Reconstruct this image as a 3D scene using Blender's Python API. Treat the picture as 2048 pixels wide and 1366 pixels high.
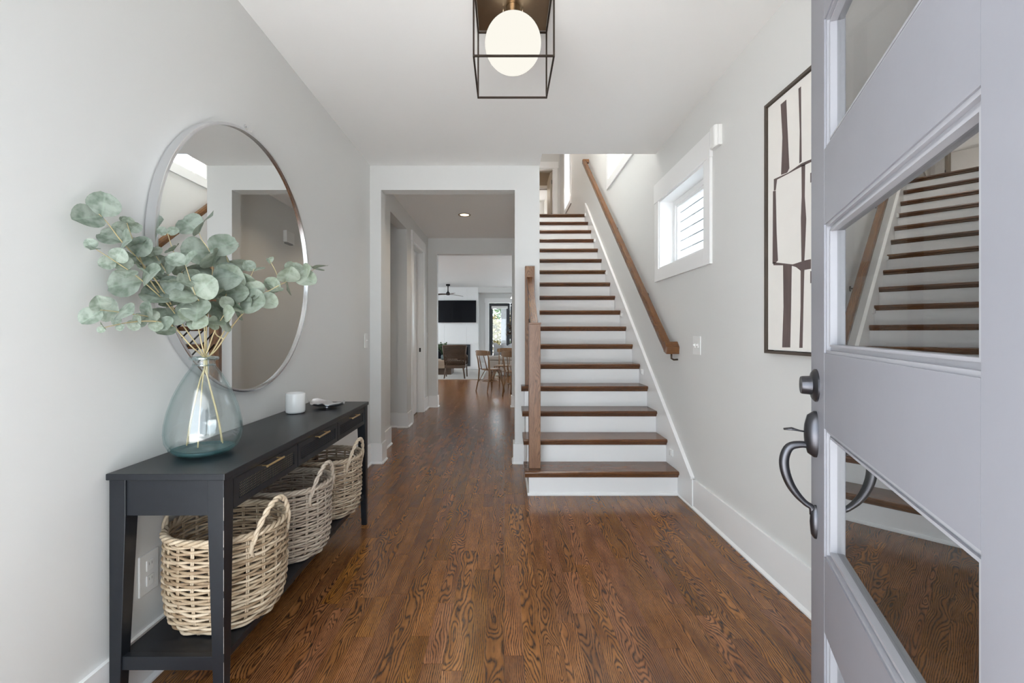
import bpy, math, random
from mathutils import Vector, Matrix, Quaternion

random.seed(7)
for o in list(bpy.data.objects):
    bpy.data.objects.remove(o)
scene = bpy.context.scene
col = scene.collection

# ------------------------------------------------------------------ camera, world, exposure
F = 910.0          # focal length in pixels of the 2048 px wide frame
VX, VY = 1008.0, 667.0
HC = 1.2           # camera height
cam_d = bpy.data.cameras.new('camera')
cam_d.sensor_width = 36.0
cam_d.lens = F * 36.0 / 2048.0
cam_d.shift_x = (1024 - VX) / 2048.0
cam_d.shift_y = -(683 - VY) / 2048.0
cam_d.clip_start = 0.02
cam_d.clip_end = 200
cam = bpy.data.objects.new('camera', cam_d)
cam.location = (0, 0, HC)
cam.rotation_euler = (math.pi / 2, 0, 0)
col.objects.link(cam)
scene.camera = cam

world = bpy.data.worlds.new('sky')
scene.world = world
world.use_nodes = True
bg = world.node_tree.nodes['Background']
bg.inputs['Color'].default_value = (0.81, 0.912, 1.0, 1)
bg.inputs['Strength'].default_value = 0.82

# late sun from the side: it never enters the rooms, it lights the ground outside and the house next door
sun_d = bpy.data.lights.new('sun', 'SUN')
sun_d.energy = 5.2
sun_d.color = (1.0, 0.97, 0.94)
sun_d.angle = math.radians(1.5)
sun = bpy.data.objects.new('sun', sun_d)
sun.rotation_euler = Vector((0.70, -0.12, -0.68)).to_track_quat('-Z', 'Y').to_euler()
sun.location = (-4, -2, 8)
col.objects.link(sun)
scene.cycles.diffuse_bounces = 8

scene.view_settings.view_transform = 'Standard'
scene.view_settings.look = 'None'
scene.view_settings.exposure = 2.96
scene.view_settings.gamma = 1.0
scene.view_settings.use_curve_mapping = False

CEIL = 2.75
LW, RW = -1.237, 1.31       # left and right wall faces
FW0, FW1 = 4.2, 4.34        # wall with the hall opening
HW0, HW1 = 7.4, 7.54        # wall at the end of the hall
SL = 0.328                  # wall face on the stair's left


def P(x, y, Y):
    """world point seen at photo pixel x, y when it stands Y metres in"""
    return Vector(((x - VX) * Y / F, Y, HC + (VY - y) * Y / F))


# ------------------------------------------------------------------ materials
MATS = {}


def new_mat(name):
    m = bpy.data.materials.new(name)
    m.use_nodes = True
    m.node_tree.nodes.clear()
    MATS[name] = m
    return m, m.node_tree


def nd(nt, typ, ins=None, **props):
    n = nt.nodes.new(typ)
    for k, v in props.items():
        setattr(n, k, v)
    if ins:
        for k, v in ins.items():
            s = n.inputs[k]
            if isinstance(v, bpy.types.NodeSocket):
                nt.links.new(v, s)
            else:
                s.default_value = v
    return n


def mth(nt, op, a, b=None, c=None, clamp=False):
    n = nt.nodes.new('ShaderNodeMath')
    n.operation = op
    n.use_clamp = clamp
    for i, v in enumerate((a, b, c)):
        if v is None:
            continue
        if isinstance(v, bpy.types.NodeSocket):
            nt.links.new(v, n.inputs[i])
        else:
            n.inputs[i].default_value = v
    return n.outputs[0]


def mixc(nt, fac, a, b, blend='MIX'):
    n = nt.nodes.new('ShaderNodeMix')
    n.data_type = 'RGBA'
    n.blend_type = blend
    for idx, v in ((0, fac), (6, a), (7, b)):
        if isinstance(v, bpy.types.NodeSocket):
            nt.links.new(v, n.inputs[idx])
        else:
            n.inputs[idx].default_value = v if idx == 0 else (*v[:3], 1)
    return n.outputs[2]


def out(nt, sh):
    o = nt.nodes.new('ShaderNodeOutputMaterial')
    nt.links.new(sh, o.inputs['Surface'])


def plain(name, c, rough=0.5, metal=0.0, var=0.04, nscale=6.0, bump=0.0, bscale=200.0, spec=0.5, coat=0.0, stretch=(1, 1, 1), subsurf=0.0):
    """a principled surface with gentle colour variation from noise"""
    m, nt = new_mat(name)
    geo = nd(nt, 'ShaderNodeTexCoord')
    mp = nd(nt, 'ShaderNodeMapping', {'Vector': geo.outputs['Object'], 'Scale': stretch})
    ns = nd(nt, 'ShaderNodeTexNoise', {'Vector': mp.outputs[0], 'Scale': nscale, 'Detail': 4.0})
    lo = tuple(max(0, x * (1 - var)) for x in c)
    hi = tuple(min(1, x * (1 + var)) for x in c)
    cc = mixc(nt, ns.outputs['Fac'], lo, hi)
    b = nd(nt, 'ShaderNodeBsdfPrincipled', {'Base Color': cc, 'Roughness': rough, 'Metallic': metal,
                                            'Specular IOR Level': spec, 'Coat Weight': coat})
    if bump > 0:
        n2 = nd(nt, 'ShaderNodeTexNoise', {'Vector': mp.outputs[0], 'Scale': bscale, 'Detail': 2.0})
        bp = nd(nt, 'ShaderNodeBump', {'Height': n2.outputs['Fac'], 'Strength': bump, 'Distance': 0.002})
        nt.links.new(bp.outputs[0], b.inputs['Normal'])
    out(nt, b.outputs[0])
    return m


def wood(name, dark, mid, light, rough=0.25, ring=150.0, coat=0.0, contrast=1.0, spec=0.5):
    """oak: growth rings cut by the face of the board, read from UV map 'grain'
    (u across, v along, in metres, both shifted per board) and attribute 'rnd'"""
    m, nt = new_mat(name)
    uv = nd(nt, 'ShaderNodeUVMap', uv_map='grain')
    at = nd(nt, 'ShaderNodeAttribute', attribute_name='rnd')
    rnd = at.outputs['Fac']
    sep = nd(nt, 'ShaderNodeSeparateXYZ', {'Vector': uv.outputs[0]})
    u, v = sep.outputs[0], sep.outputs[1]
    w1 = nd(nt, 'ShaderNodeCombineXYZ', {0: mth(nt, 'MULTIPLY', u, 8.0), 1: mth(nt, 'MULTIPLY', v, 1.9), 2: mth(nt, 'MULTIPLY', rnd, 37.0)})
    n1 = nd(nt, 'ShaderNodeTexNoise', {'Vector': w1.outputs[0], 'Scale': 1.0, 'Detail': 2.0, 'Roughness': 0.5})
    w2 = nd(nt, 'ShaderNodeCombineXYZ', {0: mth(nt, 'MULTIPLY', u, 34.0), 1: mth(nt, 'MULTIPLY', v, 5.5), 2: mth(nt, 'MULTIPLY', rnd, 11.0)})
    n2 = nd(nt, 'ShaderNodeTexNoise', {'Vector': w2.outputs[0], 'Scale': 1.0, 'Detail': 2.0})
    # depth of the cut below the pith
    d0 = mth(nt, 'MULTIPLY_ADD', rnd, 0.06, 0.0)
    D = mth(nt, 'ADD', d0, mth(nt, 'MULTIPLY', mth(nt, 'SUBTRACT', n1.outputs['Fac'], 0.5), 0.20))
    uo = mth(nt, 'ADD', u, mth(nt, 'MULTIPLY', mth(nt, 'SUBTRACT', mth(nt, 'FRACT', mth(nt, 'MULTIPLY', rnd, 7.31)), 0.5), 0.20))
    r = mth(nt, 'SQRT', mth(nt, 'ADD', mth(nt, 'MULTIPLY', uo, uo), mth(nt, 'MULTIPLY', D, D)))
    t = mth(nt, 'MULTIPLY_ADD', r, ring, mth(nt, 'MULTIPLY', n2.outputs['Fac'], 1.1))
    fr = mth(nt, 'FRACT', t)
    # smooth light plateau, dark line
    line = nd(nt, 'ShaderNodeValToRGB', {'Fac': fr})
    e = line.color_ramp.elements
    e[0].position = 0.0; e[0].color = (1, 1, 1, 1)
    e[1].position = 1.0; e[1].color = (1, 1, 1, 1)
    a = e.new(0.12); a.color = (0.55, 0.55, 0.55, 1)
    a = e.new(0.30); a.color = (0.0, 0.0, 0.0, 1)
    a = e.new(0.62); a.color = (0.05, 0.05, 0.05, 1)
    a = e.new(0.86); a.color = (0.8, 0.8, 0.8, 1)
    w3 = nd(nt, 'ShaderNodeCombineXYZ', {0: mth(nt, 'MULTIPLY', u, 900.0), 1: mth(nt, 'MULTIPLY', v, 45.0), 2: rnd})
    n3 = nd(nt, 'ShaderNodeTexNoise', {'Vector': w3.outputs[0], 'Scale': 1.0, 'Detail': 2.0})
    pore = nd(nt, 'ShaderNodeMapRange', {'Value': n3.outputs['Fac'], 'From Min': 0.42, 'From Max': 0.62})
    w4 = nd(nt, 'ShaderNodeCombineXYZ', {0: mth(nt, 'MULTIPLY', u, 25.0), 1: mth(nt, 'MULTIPLY', v, 5.0), 2: mth(nt, 'MULTIPLY', rnd, 23.0)})
    n4 = nd(nt, 'ShaderNodeTexNoise', {'Vector': w4.outputs[0], 'Scale': 1.0, 'Detail': 3.0})
    base = mixc(nt, nd(nt, 'ShaderNodeMapRange', {'Value': n4.outputs['Fac'], 'From Min': 0.3, 'From Max': 0.7}).outputs[0], mid, light)
    # per board tint
    tint = mth(nt, 'FRACT', mth(nt, 'MULTIPLY', rnd, 13.7))
    hs = nd(nt, 'ShaderNodeHueSaturation', {'Hue': mth(nt, 'MULTIPLY_ADD', tint, 0.011, 0.4945), 'Saturation': mth(nt, 'MULTIPLY_ADD', tint, 0.10, 0.97),
                                            'Value': mth(nt, 'MULTIPLY_ADD', mth(nt, 'FRACT', mth(nt, 'MULTIPLY', rnd, 29.3)), 0.42, 0.78), 'Color': base})
    f1 = mth(nt, 'MULTIPLY', line.outputs[0], mth(nt, 'MULTIPLY_ADD', pore.outputs[0], 0.45, 0.5 * contrast), clamp=True)
    f2 = mth(nt, 'ADD', f1, mth(nt, 'MULTIPLY', pore.outputs[0], 0.16), clamp=True)
    cc = mixc(nt, f2, hs.outputs[0], dark)
    b = nd(nt, 'ShaderNodeBsdfPrincipled', {'Base Color': cc, 'Roughness': rough, 'Specular IOR Level': spec, 'Coat Weight': coat, 'Coat Roughness': 0.12})
    bp = nd(nt, 'ShaderNodeBump', {'Height': mth(nt, 'SUBTRACT', 1.0, f2), 'Strength': 0.05, 'Distance': 0.001})
    nt.links.new(bp.outputs[0], b.inputs['Normal'])
    out(nt, b.outputs[0])
    return m


def pane(name, tint=(0.97, 0.98, 0.98), r0=0.04):
    m, nt = new_mat(name)
    lw = nd(nt, 'ShaderNodeLayerWeight', {'Blend': 0.5})
    f5 = mth(nt, 'POWER', lw.outputs['Facing'], 5.0)
    fr = nd(nt, 'ShaderNodeMath', {0: f5, 1: 1.0 - r0, 2: r0}, operation='MULTIPLY_ADD')
    tr = nd(nt, 'ShaderNodeBsdfTransparent', {'Color': (*tint, 1)})
    gl = nd(nt, 'ShaderNodeBsdfGlossy', {'Color': (1, 1, 1, 1), 'Roughness': 0.0})
    mx = nd(nt, 'ShaderNodeMixShader', {0: fr.outputs[0], 1: tr.outputs[0], 2: gl.outputs[0]})
    out(nt, mx.outputs[0])
    return m


def emit(name, c, s):
    m, nt = new_mat(name)
    e = nd(nt, 'ShaderNodeEmission', {'Color': (*c, 1), 'Strength': s})
    out(nt, e.outputs[0])
    return m


plain('wall_paint', (0.71, 0.71, 0.695), 0.55, var=0.012, nscale=1.5, bump=0.03, bscale=320)
plain('ceiling_paint', (0.86, 0.855, 0.84), 0.7, var=0.01, nscale=1.5, bump=0.03, bscale=250)
plain('white_trim', (0.86, 0.86, 0.855), 0.32, var=0.01, nscale=3)
plain('tan_paint', (0.42, 0.36, 0.29), 0.6, var=0.02)
wood('floor_oak', (0.028, 0.013, 0.008), (0.205, 0.079, 0.025), (0.355, 0.155, 0.054), rough=0.22, ring=150, coat=0.0, contrast=1.25)
wood('stair_oak', (0.028, 0.012, 0.006), (0.165, 0.063, 0.022), (0.255, 0.110, 0.041), rough=0.27, ring=140, coat=0.0)
wood('tread_oak', (0.022, 0.010, 0.005), (0.13, 0.050, 0.019), (0.205, 0.085, 0.032), rough=0.24, ring=140)
wood('post_oak', (0.095, 0.045, 0.022), (0.285, 0.138, 0.066), (0.40, 0.215, 0.112), rough=0.38, ring=120, coat=0.1)
plain('black_paint', (0.009, 0.0108, 0.0145), 0.36, spec=0.4, var=0.25, nscale=9, bump=0.03, bscale=160, stretch=(6, 1, 6))
plain('brass', (0.62, 0.44, 0.22), 0.28, 1.0)
plain('bronze', (0.105, 0.078, 0.058), 0.38, 1.0, var=0.15)
plain('lamp_bronze', (0.045, 0.032, 0.024), 0.45, 0.6, var=0.1)
plain('brushed_brass', (0.36, 0.27, 0.18), 0.33, 1.0, var=0.12, nscale=40, stretch=(1, 12, 1))
plain('pewter', (0.085, 0.085, 0.095), 0.34, 0.9, var=0.25, nscale=25)
plain('chrome', (0.80, 0.80, 0.81), 0.16, 1.0)
plain('steel_frame', (0.74, 0.745, 0.76), 0.27, 1.0, var=0.03)
plain('silver', (0.72, 0.72, 0.73), 0.30, 1.0, var=0.2, nscale=40, bump=0.4, bscale=70)
plain('mirror_glass', (0.79, 0.80, 0.79), 0.0, 1.0, var=0.0)
plain('door_paint', (0.235, 0.236, 0.262), 0.42, var=0.07, nscale=5, bump=0.05, bscale=60)
plain('door_edge', (0.32, 0.32, 0.345), 0.35, var=0.05)
plain('ceramic', (0.80, 0.79, 0.775), 0.22, var=0.02)
plain('plastic', (0.82, 0.82, 0.805), 0.3, var=0.01)
plain('slot', (0.30, 0.30, 0.29), 0.5)
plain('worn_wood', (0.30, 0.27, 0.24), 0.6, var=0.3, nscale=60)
plain('cane', (0.50, 0.42, 0.28), 0.5, var=0.3, nscale=60)
plain('canvas', (0.80, 0.775, 0.735), 0.8, var=0.03, nscale=12, bump=0.15, bscale=500)
plain('ink', (0.125, 0.092, 0.088), 0.75, var=0.28, nscale=16, stretch=(1, 5, 0.6))
plain('art_frame', (0.080, 0.062, 0.050), 0.45, var=0.2)
plain('stalk', (0.52, 0.43, 0.24), 0.55, var=0.25, nscale=40)
plain('twig', (0.42, 0.36, 0.21), 0.55, var=0.3, nscale=40)
plain('bounce_concrete', (0.66, 0.66, 0.66), 0.8, var=0.08)  # pale for light bounce: unseen entry slab and the added sun-blocking wall
plain('concrete', (0.42, 0.43, 0.44), 0.8, var=0.12)
plain('siding', (0.115, 0.13, 0.145), 0.6, var=0.05, nscale=3, stretch=(1, 0.3, 4))
plain('porch_grey', (0.24, 0.245, 0.25), 0.6)
plain('rug', (0.40, 0.38, 0.355), 0.95, var=0.12, nscale=30, bump=0.5, bscale=150)
plain('screen', (0.003, 0.0035, 0.006), 0.25, var=0.0, spec=0.15)
plain('dark_metal', (0.016, 0.016, 0.018), 0.4, 0.4)
plain('charcoal', (0.030, 0.034, 0.042), 0.45, var=0.1)
plain('walnut', (0.072, 0.040, 0.022), 0.42, var=0.3, nscale=18, stretch=(1, 1, 5))
plain('bentwood', (0.19, 0.098, 0.040), 0.34, var=0.3, nscale=14)
plain('taupe', (0.30, 0.26, 0.225), 0.85, var=0.1, nscale=40)
plain('grey_cloth', (0.27, 0.27, 0.275), 0.9, var=0.15, nscale=60)
plain('cream_cloth', (0.66, 0.62, 0.58), 0.9, var=0.06, nscale=60)
plain('table_top', (0.30, 0.28, 0.26), 0.12, var=0.1)
plain('coffee_wood', (0.26, 0.185, 0.13), 0.5, var=0.25, nscale=10, stretch=(0.3, 4, 4))
plain('foliage_green', (0.055, 0.10, 0.035), 0.6, var=0.5, nscale=8)
plain('foliage_gold', (0.20, 0.165, 0.065), 0.6, var=0.4, nscale=8)
plain('dry_leaf', (0.055, 0.035, 0.020), 0.7, var=0.4, nscale=30)
plain('book', (0.10, 0.10, 0.11), 0.6)
plain('stoneware', (0.10, 0.13, 0.13), 0.3)
pane('window_glass')
pane('door_glass', (0.36, 0.37, 0.36), 0.30)
emit('lamp_glow', (1.0, 0.965, 0.87), 0.126)
emit('upper_fill_glow', (1.0, 0.94, 0.87), 10.0)  # glow of the fill lamps added upstairs
emit('bedroom_fill_glow', (1.0, 0.86, 0.68), 3.0)  # glow of the fill lamp added in the bedroom
emit('can_glow', (1.0, 0.80, 0.52), 0.7)
emit('pendant_glow', (1.0, 0.95, 0.86), 0.45)


def vase_glass():
    m, nt = new_mat('vase_glass')
    lw = nd(nt, 'ShaderNodeLayerWeight', {'Blend': 0.5})
    f3 = mth(nt, 'POWER', lw.outputs['Facing'], 3.6)
    f5 = mth(nt, 'POWER', lw.outputs['Facing'], 5.0)
    tr = nd(nt, 'ShaderNodeBsdfTransparent', {'Color': mixc(nt, f3, (0.975, 0.993, 0.993), (0.58, 0.75, 0.76))})
    gl = nd(nt, 'ShaderNodeBsdfGlossy', {'Color': (1, 1, 1, 1), 'Roughness': 0.02})
    mx = nd(nt, 'ShaderNodeMixShader', {0: mth(nt, 'MULTIPLY_ADD', f5, 0.65, 0.06), 1: tr.outputs[0], 2: gl.outputs[0]})
    out(nt, mx.outputs[0])
    m, nt = new_mat('vase_rim_glass')
    lw = nd(nt, 'ShaderNodeLayerWeight', {'Blend': 0.5})
    tr = nd(nt, 'ShaderNodeBsdfTransparent', {'Color': (0.74, 0.84, 0.85, 1)})
    gl = nd(nt, 'ShaderNodeBsdfGlossy', {'Color': (1, 1, 1, 1), 'Roughness': 0.04})
    mx = nd(nt, 'ShaderNodeMixShader', {0: mth(nt, 'MULTIPLY_ADD', mth(nt, 'POWER', lw.outputs['Facing'], 2.0), 0.5, 0.22), 1: tr.outputs[0], 2: gl.outputs[0]})
    out(nt, mx.outputs[0])
    m, nt = new_mat('vase_base_glass')
    tr = nd(nt, 'ShaderNodeBsdfTransparent', {'Color': (0.62, 0.80, 0.81, 1)})
    df = nd(nt, 'ShaderNodeBsdfPrincipled', {'Base Color': (0.16, 0.30, 0.31, 1), 'Roughness': 0.05})
    mx = nd(nt, 'ShaderNodeMixShader', {0: 0.38, 1: tr.outputs[0], 2: df.outputs[0]})
    out(nt, mx.outputs[0])


vase_glass()


def wicker_mat():
    m, nt = new_mat('wicker')
    at = nd(nt, 'ShaderNodeAttribute', attribute_name='rnd')
    tc = nd(nt, 'ShaderNodeTexCoord')
    ns = nd(nt, 'ShaderNodeTexNoise', {'Vector': tc.outputs['Object'], 'Scale': 22.0, 'Detail': 3.0})
    n2 = nd(nt, 'ShaderNodeTexNoise', {'Vector': tc.outputs['Object'], 'Scale': 160.0, 'Detail': 2.0})
    oi = nd(nt, 'ShaderNodeObjectInfo')
    ramp = nd(nt, 'ShaderNodeValToRGB', {'Fac': mth(nt, 'ADD', mth(nt, 'MULTIPLY', at.outputs['Fac'], 0.55), mth(nt, 'MULTIPLY', ns.outputs['Fac'], 0.5))})
    e = ramp.color_ramp.elements
    e[0].position = 0.15; e[0].color = (0.23, 0.145, 0.08, 1)
    e[1].position = 0.95; e[1].color = (0.76, 0.64, 0.48, 1)
    k = e.new(0.42); k.color = (0.49, 0.375, 0.25, 1)
    k = e.new(0.65); k.color = (0.63, 0.51, 0.37, 1)
    c = mixc(nt, mth(nt, 'MULTIPLY', n2.outputs['Fac'], 0.35), ramp.outputs[0], (0.20, 0.15, 0.10), 'MULTIPLY')
    c = mixc(nt, oi.outputs['Color'], c, c)
    # a greyer, more weathered basket: object colour red channel
    sp = nd(nt, 'ShaderNodeSeparateColor', {'Color': oi.outputs['Color']})
    c2 = mixc(nt, sp.outputs[0], c, mixc(nt, 0.75, c, (0.40, 0.35, 0.31)))
    b = nd(nt, 'ShaderNodeBsdfPrincipled', {'Base Color': c2, 'Roughness': 0.6, 'Specular IOR Level': 0.35})
    out(nt, b.outputs[0])


wicker_mat()


def leaf_mat():
    m, nt = new_mat('eucalyptus_leaf')
    oi = nd(nt, 'ShaderNodeObjectInfo')
    tc = nd(nt, 'ShaderNodeTexCoord')
    ns = nd(nt, 'ShaderNodeTexNoise', {'Vector': tc.outputs['Object'], 'Scale': 3.2, 'Detail': 4.0})
    sp = nd(nt, 'ShaderNodeSeparateColor', {'Color': oi.outputs['Color']})
    base = mixc(nt, sp.outputs[0], (0.140, 0.178, 0.145), (0.41, 0.46, 0.32))
    base = mixc(nt, mth(nt, 'MULTIPLY', oi.outputs['Random'], 0.5), base, (0.25, 0.305, 0.25))
    c = mixc(nt, nd(nt, 'ShaderNodeMapRange', {'Value': ns.outputs['Fac'], 'From Min': 0.38, 'From Max': 0.66}).outputs[0], mixc(nt, 0.35, base, (0.11, 0.145, 0.118)), mixc(nt, 0.55, base, (0.42, 0.46, 0.41)))
    # midrib lies on local x: a paler line
    sx = nd(nt, 'ShaderNodeSeparateXYZ', {'Vector': tc.outputs['Object']})
    rib = nd(nt, 'ShaderNodeMapRange', {'Value': mth(nt, 'ABSOLUTE', sx.outputs[1]), 'From Min': 0.0, 'From Max': 0.05, 'To Min': 0.35, 'To Max': 0.0})
    c = mixc(nt, rib.outputs[0], c, (0.36, 0.45, 0.36))
    b = nd(nt, 'ShaderNodeBsdfPrincipled', {'Base Color': c, 'Roughness': 0.55, 'Specular IOR Level': 0.3})
    tl = nd(nt, 'ShaderNodeBsdfTranslucent', {'Color': mixc(nt, 0.5, c, (0.34, 0.46, 0.22))})
    mx = nd(nt, 'ShaderNodeMixShader', {0: 0.16, 1: b.outputs[0], 2: tl.outputs[0]})
    out(nt, mx.outputs[0])


leaf_mat()

# ------------------------------------------------------------------ mesh helpers
ORG = {}


class MB:
    def __init__(self):
        self.v, self.f, self.r, self.g = [], [], [], []   # verts, faces, face random, per-corner grain
        self.has_g = False

    def add(self, verts, faces, rnd=0.5, grain=None):
        b = len(self.v)
        self.v += [tuple(p) for p in verts]
        for i, f in enumerate(faces):
            self.f.append([b + k for k in f])
            self.r.append(rnd)
            self.g.append(grain)
        if grain:
            self.has_g = True
        return self

    def box(self, x0, x1, y0, y1, z0, z1, rnd=0.5, grain=None):
        vs = [(x0, y0, z0), (x1, y0, z0), (x1, y1, z0), (x0, y1, z0), (x0, y0, z1), (x1, y0, z1), (x1, y1, z1), (x0, y1, z1)]
        fs = [(0, 3, 2, 1), (4, 5, 6, 7), (0, 1, 5, 4), (1, 2, 6, 5), (2, 3, 7, 6), (3, 0, 4, 7)]
        return self.add(vs, fs, rnd, grain)

    def prism(self, poly, axis, a0, a1, rnd=0.5, grain=None):
        """extrude a 2-D polygon (in the other two axes, cyclic order) along axis"""
        n = len(poly)

        def mk(p, a):
            if axis == 0:
                return (a, p[0], p[1])
            if axis == 1:
                return (p[0], a, p[1])
            return (p[0], p[1], a)
        vs = [mk(p, a0) for p in poly] + [mk(p, a1) for p in poly]
        fs = [tuple(range(n))[::-1], tuple(range(n, 2 * n))]
        for i in range(n):
            j = (i + 1) % n
            fs.append((i, j, n + j, n + i))
        return self.add(vs, fs, rnd, grain)

    def tube(self, pts, r, n=8, closed=False, caps=True, rnd=0.5, flat=1.0, up=None):
        pts = [Vector(p) for p in pts]
        m = len(pts)
        rr = r if isinstance(r, (list, tuple)) else [r] * m
        base = len(self.v)
        prev = None
        vs = []
        for i, p in enumerate(pts):
            if closed:
                d = pts[(i + 1) % m] - pts[i - 1]
            else:
                d = pts[min(i + 1, m - 1)] - pts[max(i - 1, 0)]
            if d.length < 1e-9:
                d = Vector((0, 0, 1))
            d.normalize()
            if prev is None:
                a = Vector(up) if up else (Vector((0, 0, 1)) if abs(d.z) < 0.9 else Vector((1, 0, 0)))
            else:
                a = prev
            s = a - d * a.dot(d)
            if s.length < 1e-6:
                s = d.orthogonal()
            s.normalize()
            prev = s
            t = d.cross(s)
            for k in range(n):
                an = 2 * math.pi * k / n
                vs.append(p + s * (math.cos(an) * rr[i] * flat) + t * (math.sin(an) * rr[i]))
        fs = []
        rng = m if closed else m - 1
        for i in range(rng):
            j = (i + 1) % m
            for k in range(n):
                l = (k + 1) % n
                fs.append((i * n + k, i * n + l, j * n + l, j * n + k))
        if caps and not closed:
            fs.append(tuple(range(n))[::-1])
            fs.append(tuple((m - 1) * n + k for k in range(n)))
        return self.add(vs, fs, rnd)

    def lathe(self, prof, c=(0, 0, 0), n=32, axis=2, sx=1.0, sy=1.0, rnd=0.5):
        vs, fs = [], []
        m = len(prof)
        for (r, z) in prof:
            for k in range(n):
                a = 2 * math.pi * k / n
                p = (r * math.cos(a) * sx, r * math.sin(a) * sy, z)
                if axis == 0:
                    p = (p[2], p[0], p[1])
                elif axis == 1:
                    p = (p[1], p[2], p[0])
                vs.append((p[0] + c[0], p[1] + c[1], p[2] + c[2]))
        for i in range(m - 1):
            for k in range(n):
                l = (k + 1) % n
                fs.append((i * n + k, i * n + l, (i + 1) * n + l, (i + 1) * n + k))
        if prof[0][0] > 1e-5:
            fs.append(tuple(range(n))[::-1])
        if prof[-1][0] > 1e-5:
            fs.append(tuple((m - 1) * n + k for k in range(n)))
        return self.add(vs, fs, rnd)

    def sphere(self, c, r, n=24, m=14, sz=1.0):
        prof = [(max(1e-6, r * math.sin(math.pi * i / m)), -r * sz * math.cos(math.pi * i / m)) for i in range(m + 1)]
        return self.lathe(prof, c, n)

    def build(self, name, mat, parent=None, smooth=False, bevel=0.0, segs=2, world=True, autosmooth=None):
        me = bpy.data.meshes.new(name)
        org = ORG.get(parent.name, Vector((0, 0, 0))) if (parent and world) else Vector((0, 0, 0))
        me.from_pydata([(p[0] - org[0], p[1] - org[1], p[2] - org[2]) for p in self.v], [], self.f)
        a = me.attributes.new('rnd', 'FLOAT', 'FACE')
        a.data.foreach_set('value', self.r)
        if self.has_g:
            uv = me.uv_layers.new(name='grain')
            for pi, poly in enumerate(me.polygons):
                g = self.g[pi]
                if not g:
                    continue
                for li in poly.loop_indices:
                    uv.data[li].uv = g(self.v[me.loops[li].vertex_index], poly.normal)
        if smooth:
            me.polygons.foreach_set('use_smooth', [True] * len(me.polygons))
            if autosmooth:
                try:
                    me.set_sharp_from_angle(angle=math.radians(autosmooth))
                except Exception:
                    pass
        me.materials.append(MATS[mat])
        me.update()
        o = bpy.data.objects.new(name, me)
        col.objects.link(o)
        if parent:
            o.parent = parent
            ORG[o.name] = ORG.get(parent.name, Vector((0, 0, 0))) if world else Vector((0, 0, 0))
        if bevel > 0:
            md = o.modifiers.new('bevel', 'BEVEL')
            md.width = bevel
            md.segments = segs
            md.limit_method = 'ANGLE'
            md.angle_limit = math.radians(40)
            md.harden_normals = False
        return o


def thing(name, label, cat, loc=(0, 0, 0), rotz=0.0, group=None, kind=None):
    o = bpy.data.objects.new(name, None)
    col.objects.link(o)
    o.empty_display_size = 0.05
    o.location = loc
    o.rotation_euler = (0, 0, rotz)
    ORG[o.name] = Vector(loc) if not rotz else Vector((0, 0, 0))
    tag(o, label, cat, group, kind)
    return o


def tag(o, label=None, cat=None, group=None, kind=None):
    if label:
        o['label'] = label
    if cat:
        o['category'] = cat
    if group:
        o['group'] = group
    if kind:
        o['kind'] = kind
    return o


def struct(name, mb, mat, label=None, **kw):
    o = mb.build(name, mat, **kw)
    o['kind'] = 'structure'
    if label:
        o['label'] = label
    return o


def grain_along(axis, cx=0.0, off=0.0, seed=0.0):
    """u across, v along the given axis; for boards"""
    def g(p, nrm):
        along = p[axis]
        oth = [i for i in range(3) if i != axis]
        # across = the in-face direction
        if abs(nrm[oth[0]]) > abs(nrm[oth[1]]):
            ac = p[oth[1]] + 0.031
        else:
            ac = p[oth[0]]
        if abs(nrm[axis]) > 0.9:
            return (p[oth[0]] - cx, p[oth[1]] * 1.0 + off)
        return (ac - cx, along + off)
    return g


def slab_grid(mb, axis, a0, a1, us, vs, holes):
    """wall slab normal to axis between a0 and a1; rectangle us x vs minus rectangular holes (u0,u1,v0,v1)"""
    ub = sorted(set([us[0], us[1]] + [h for H in holes for h in H[:2]]))
    vb = sorted(set([vs[0], vs[1]] + [h for H in holes for h in H[2:]]))
    ub = [u for u in ub if us[0] <= u <= us[1]]
    vb = [v for v in vb if vs[0] <= v <= vs[1]]
    for i in range(len(ub) - 1):
        run = None
        for j in range(len(vb) - 1):
            uc, vc = (ub[i] + ub[i + 1]) / 2, (vb[j] + vb[j + 1]) / 2
            hit = any(H[0] < uc < H[1] and H[2] < vc < H[3] for H in holes)
            if not hit:
                if run is None:
                    run = [vb[j], vb[j + 1]]
                else:
                    run[1] = vb[j + 1]
            if hit or j == len(vb) - 2:
                if run:
                    if axis == 0:
                        mb.box(a0, a1, ub[i], ub[i + 1], run[0], run[1])
                    elif axis == 1:
                        mb.box(ub[i], ub[i + 1], a0, a1, run[0], run[1])
                    else:
                        mb.box(ub[i], ub[i + 1], run[0], run[1], a0, a1)
                run = None
    return mb


# ------------------------------------------------------------------ the shell
T = 0.12
UC = 5.5      # ceiling of the upper storey

# floor: slab, 300 or fewer boards near the camera, the rest joined
floor = struct('floor', MB().box(-3.8, RW + 0.16, 0.25, 15.9, -0.12, -0.014), 'concrete', 'dark-stained oak strip floor running from the entry into the living room')
PW = 0.074
random.seed(21)
planks_far = MB()
nplank = 0


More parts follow.
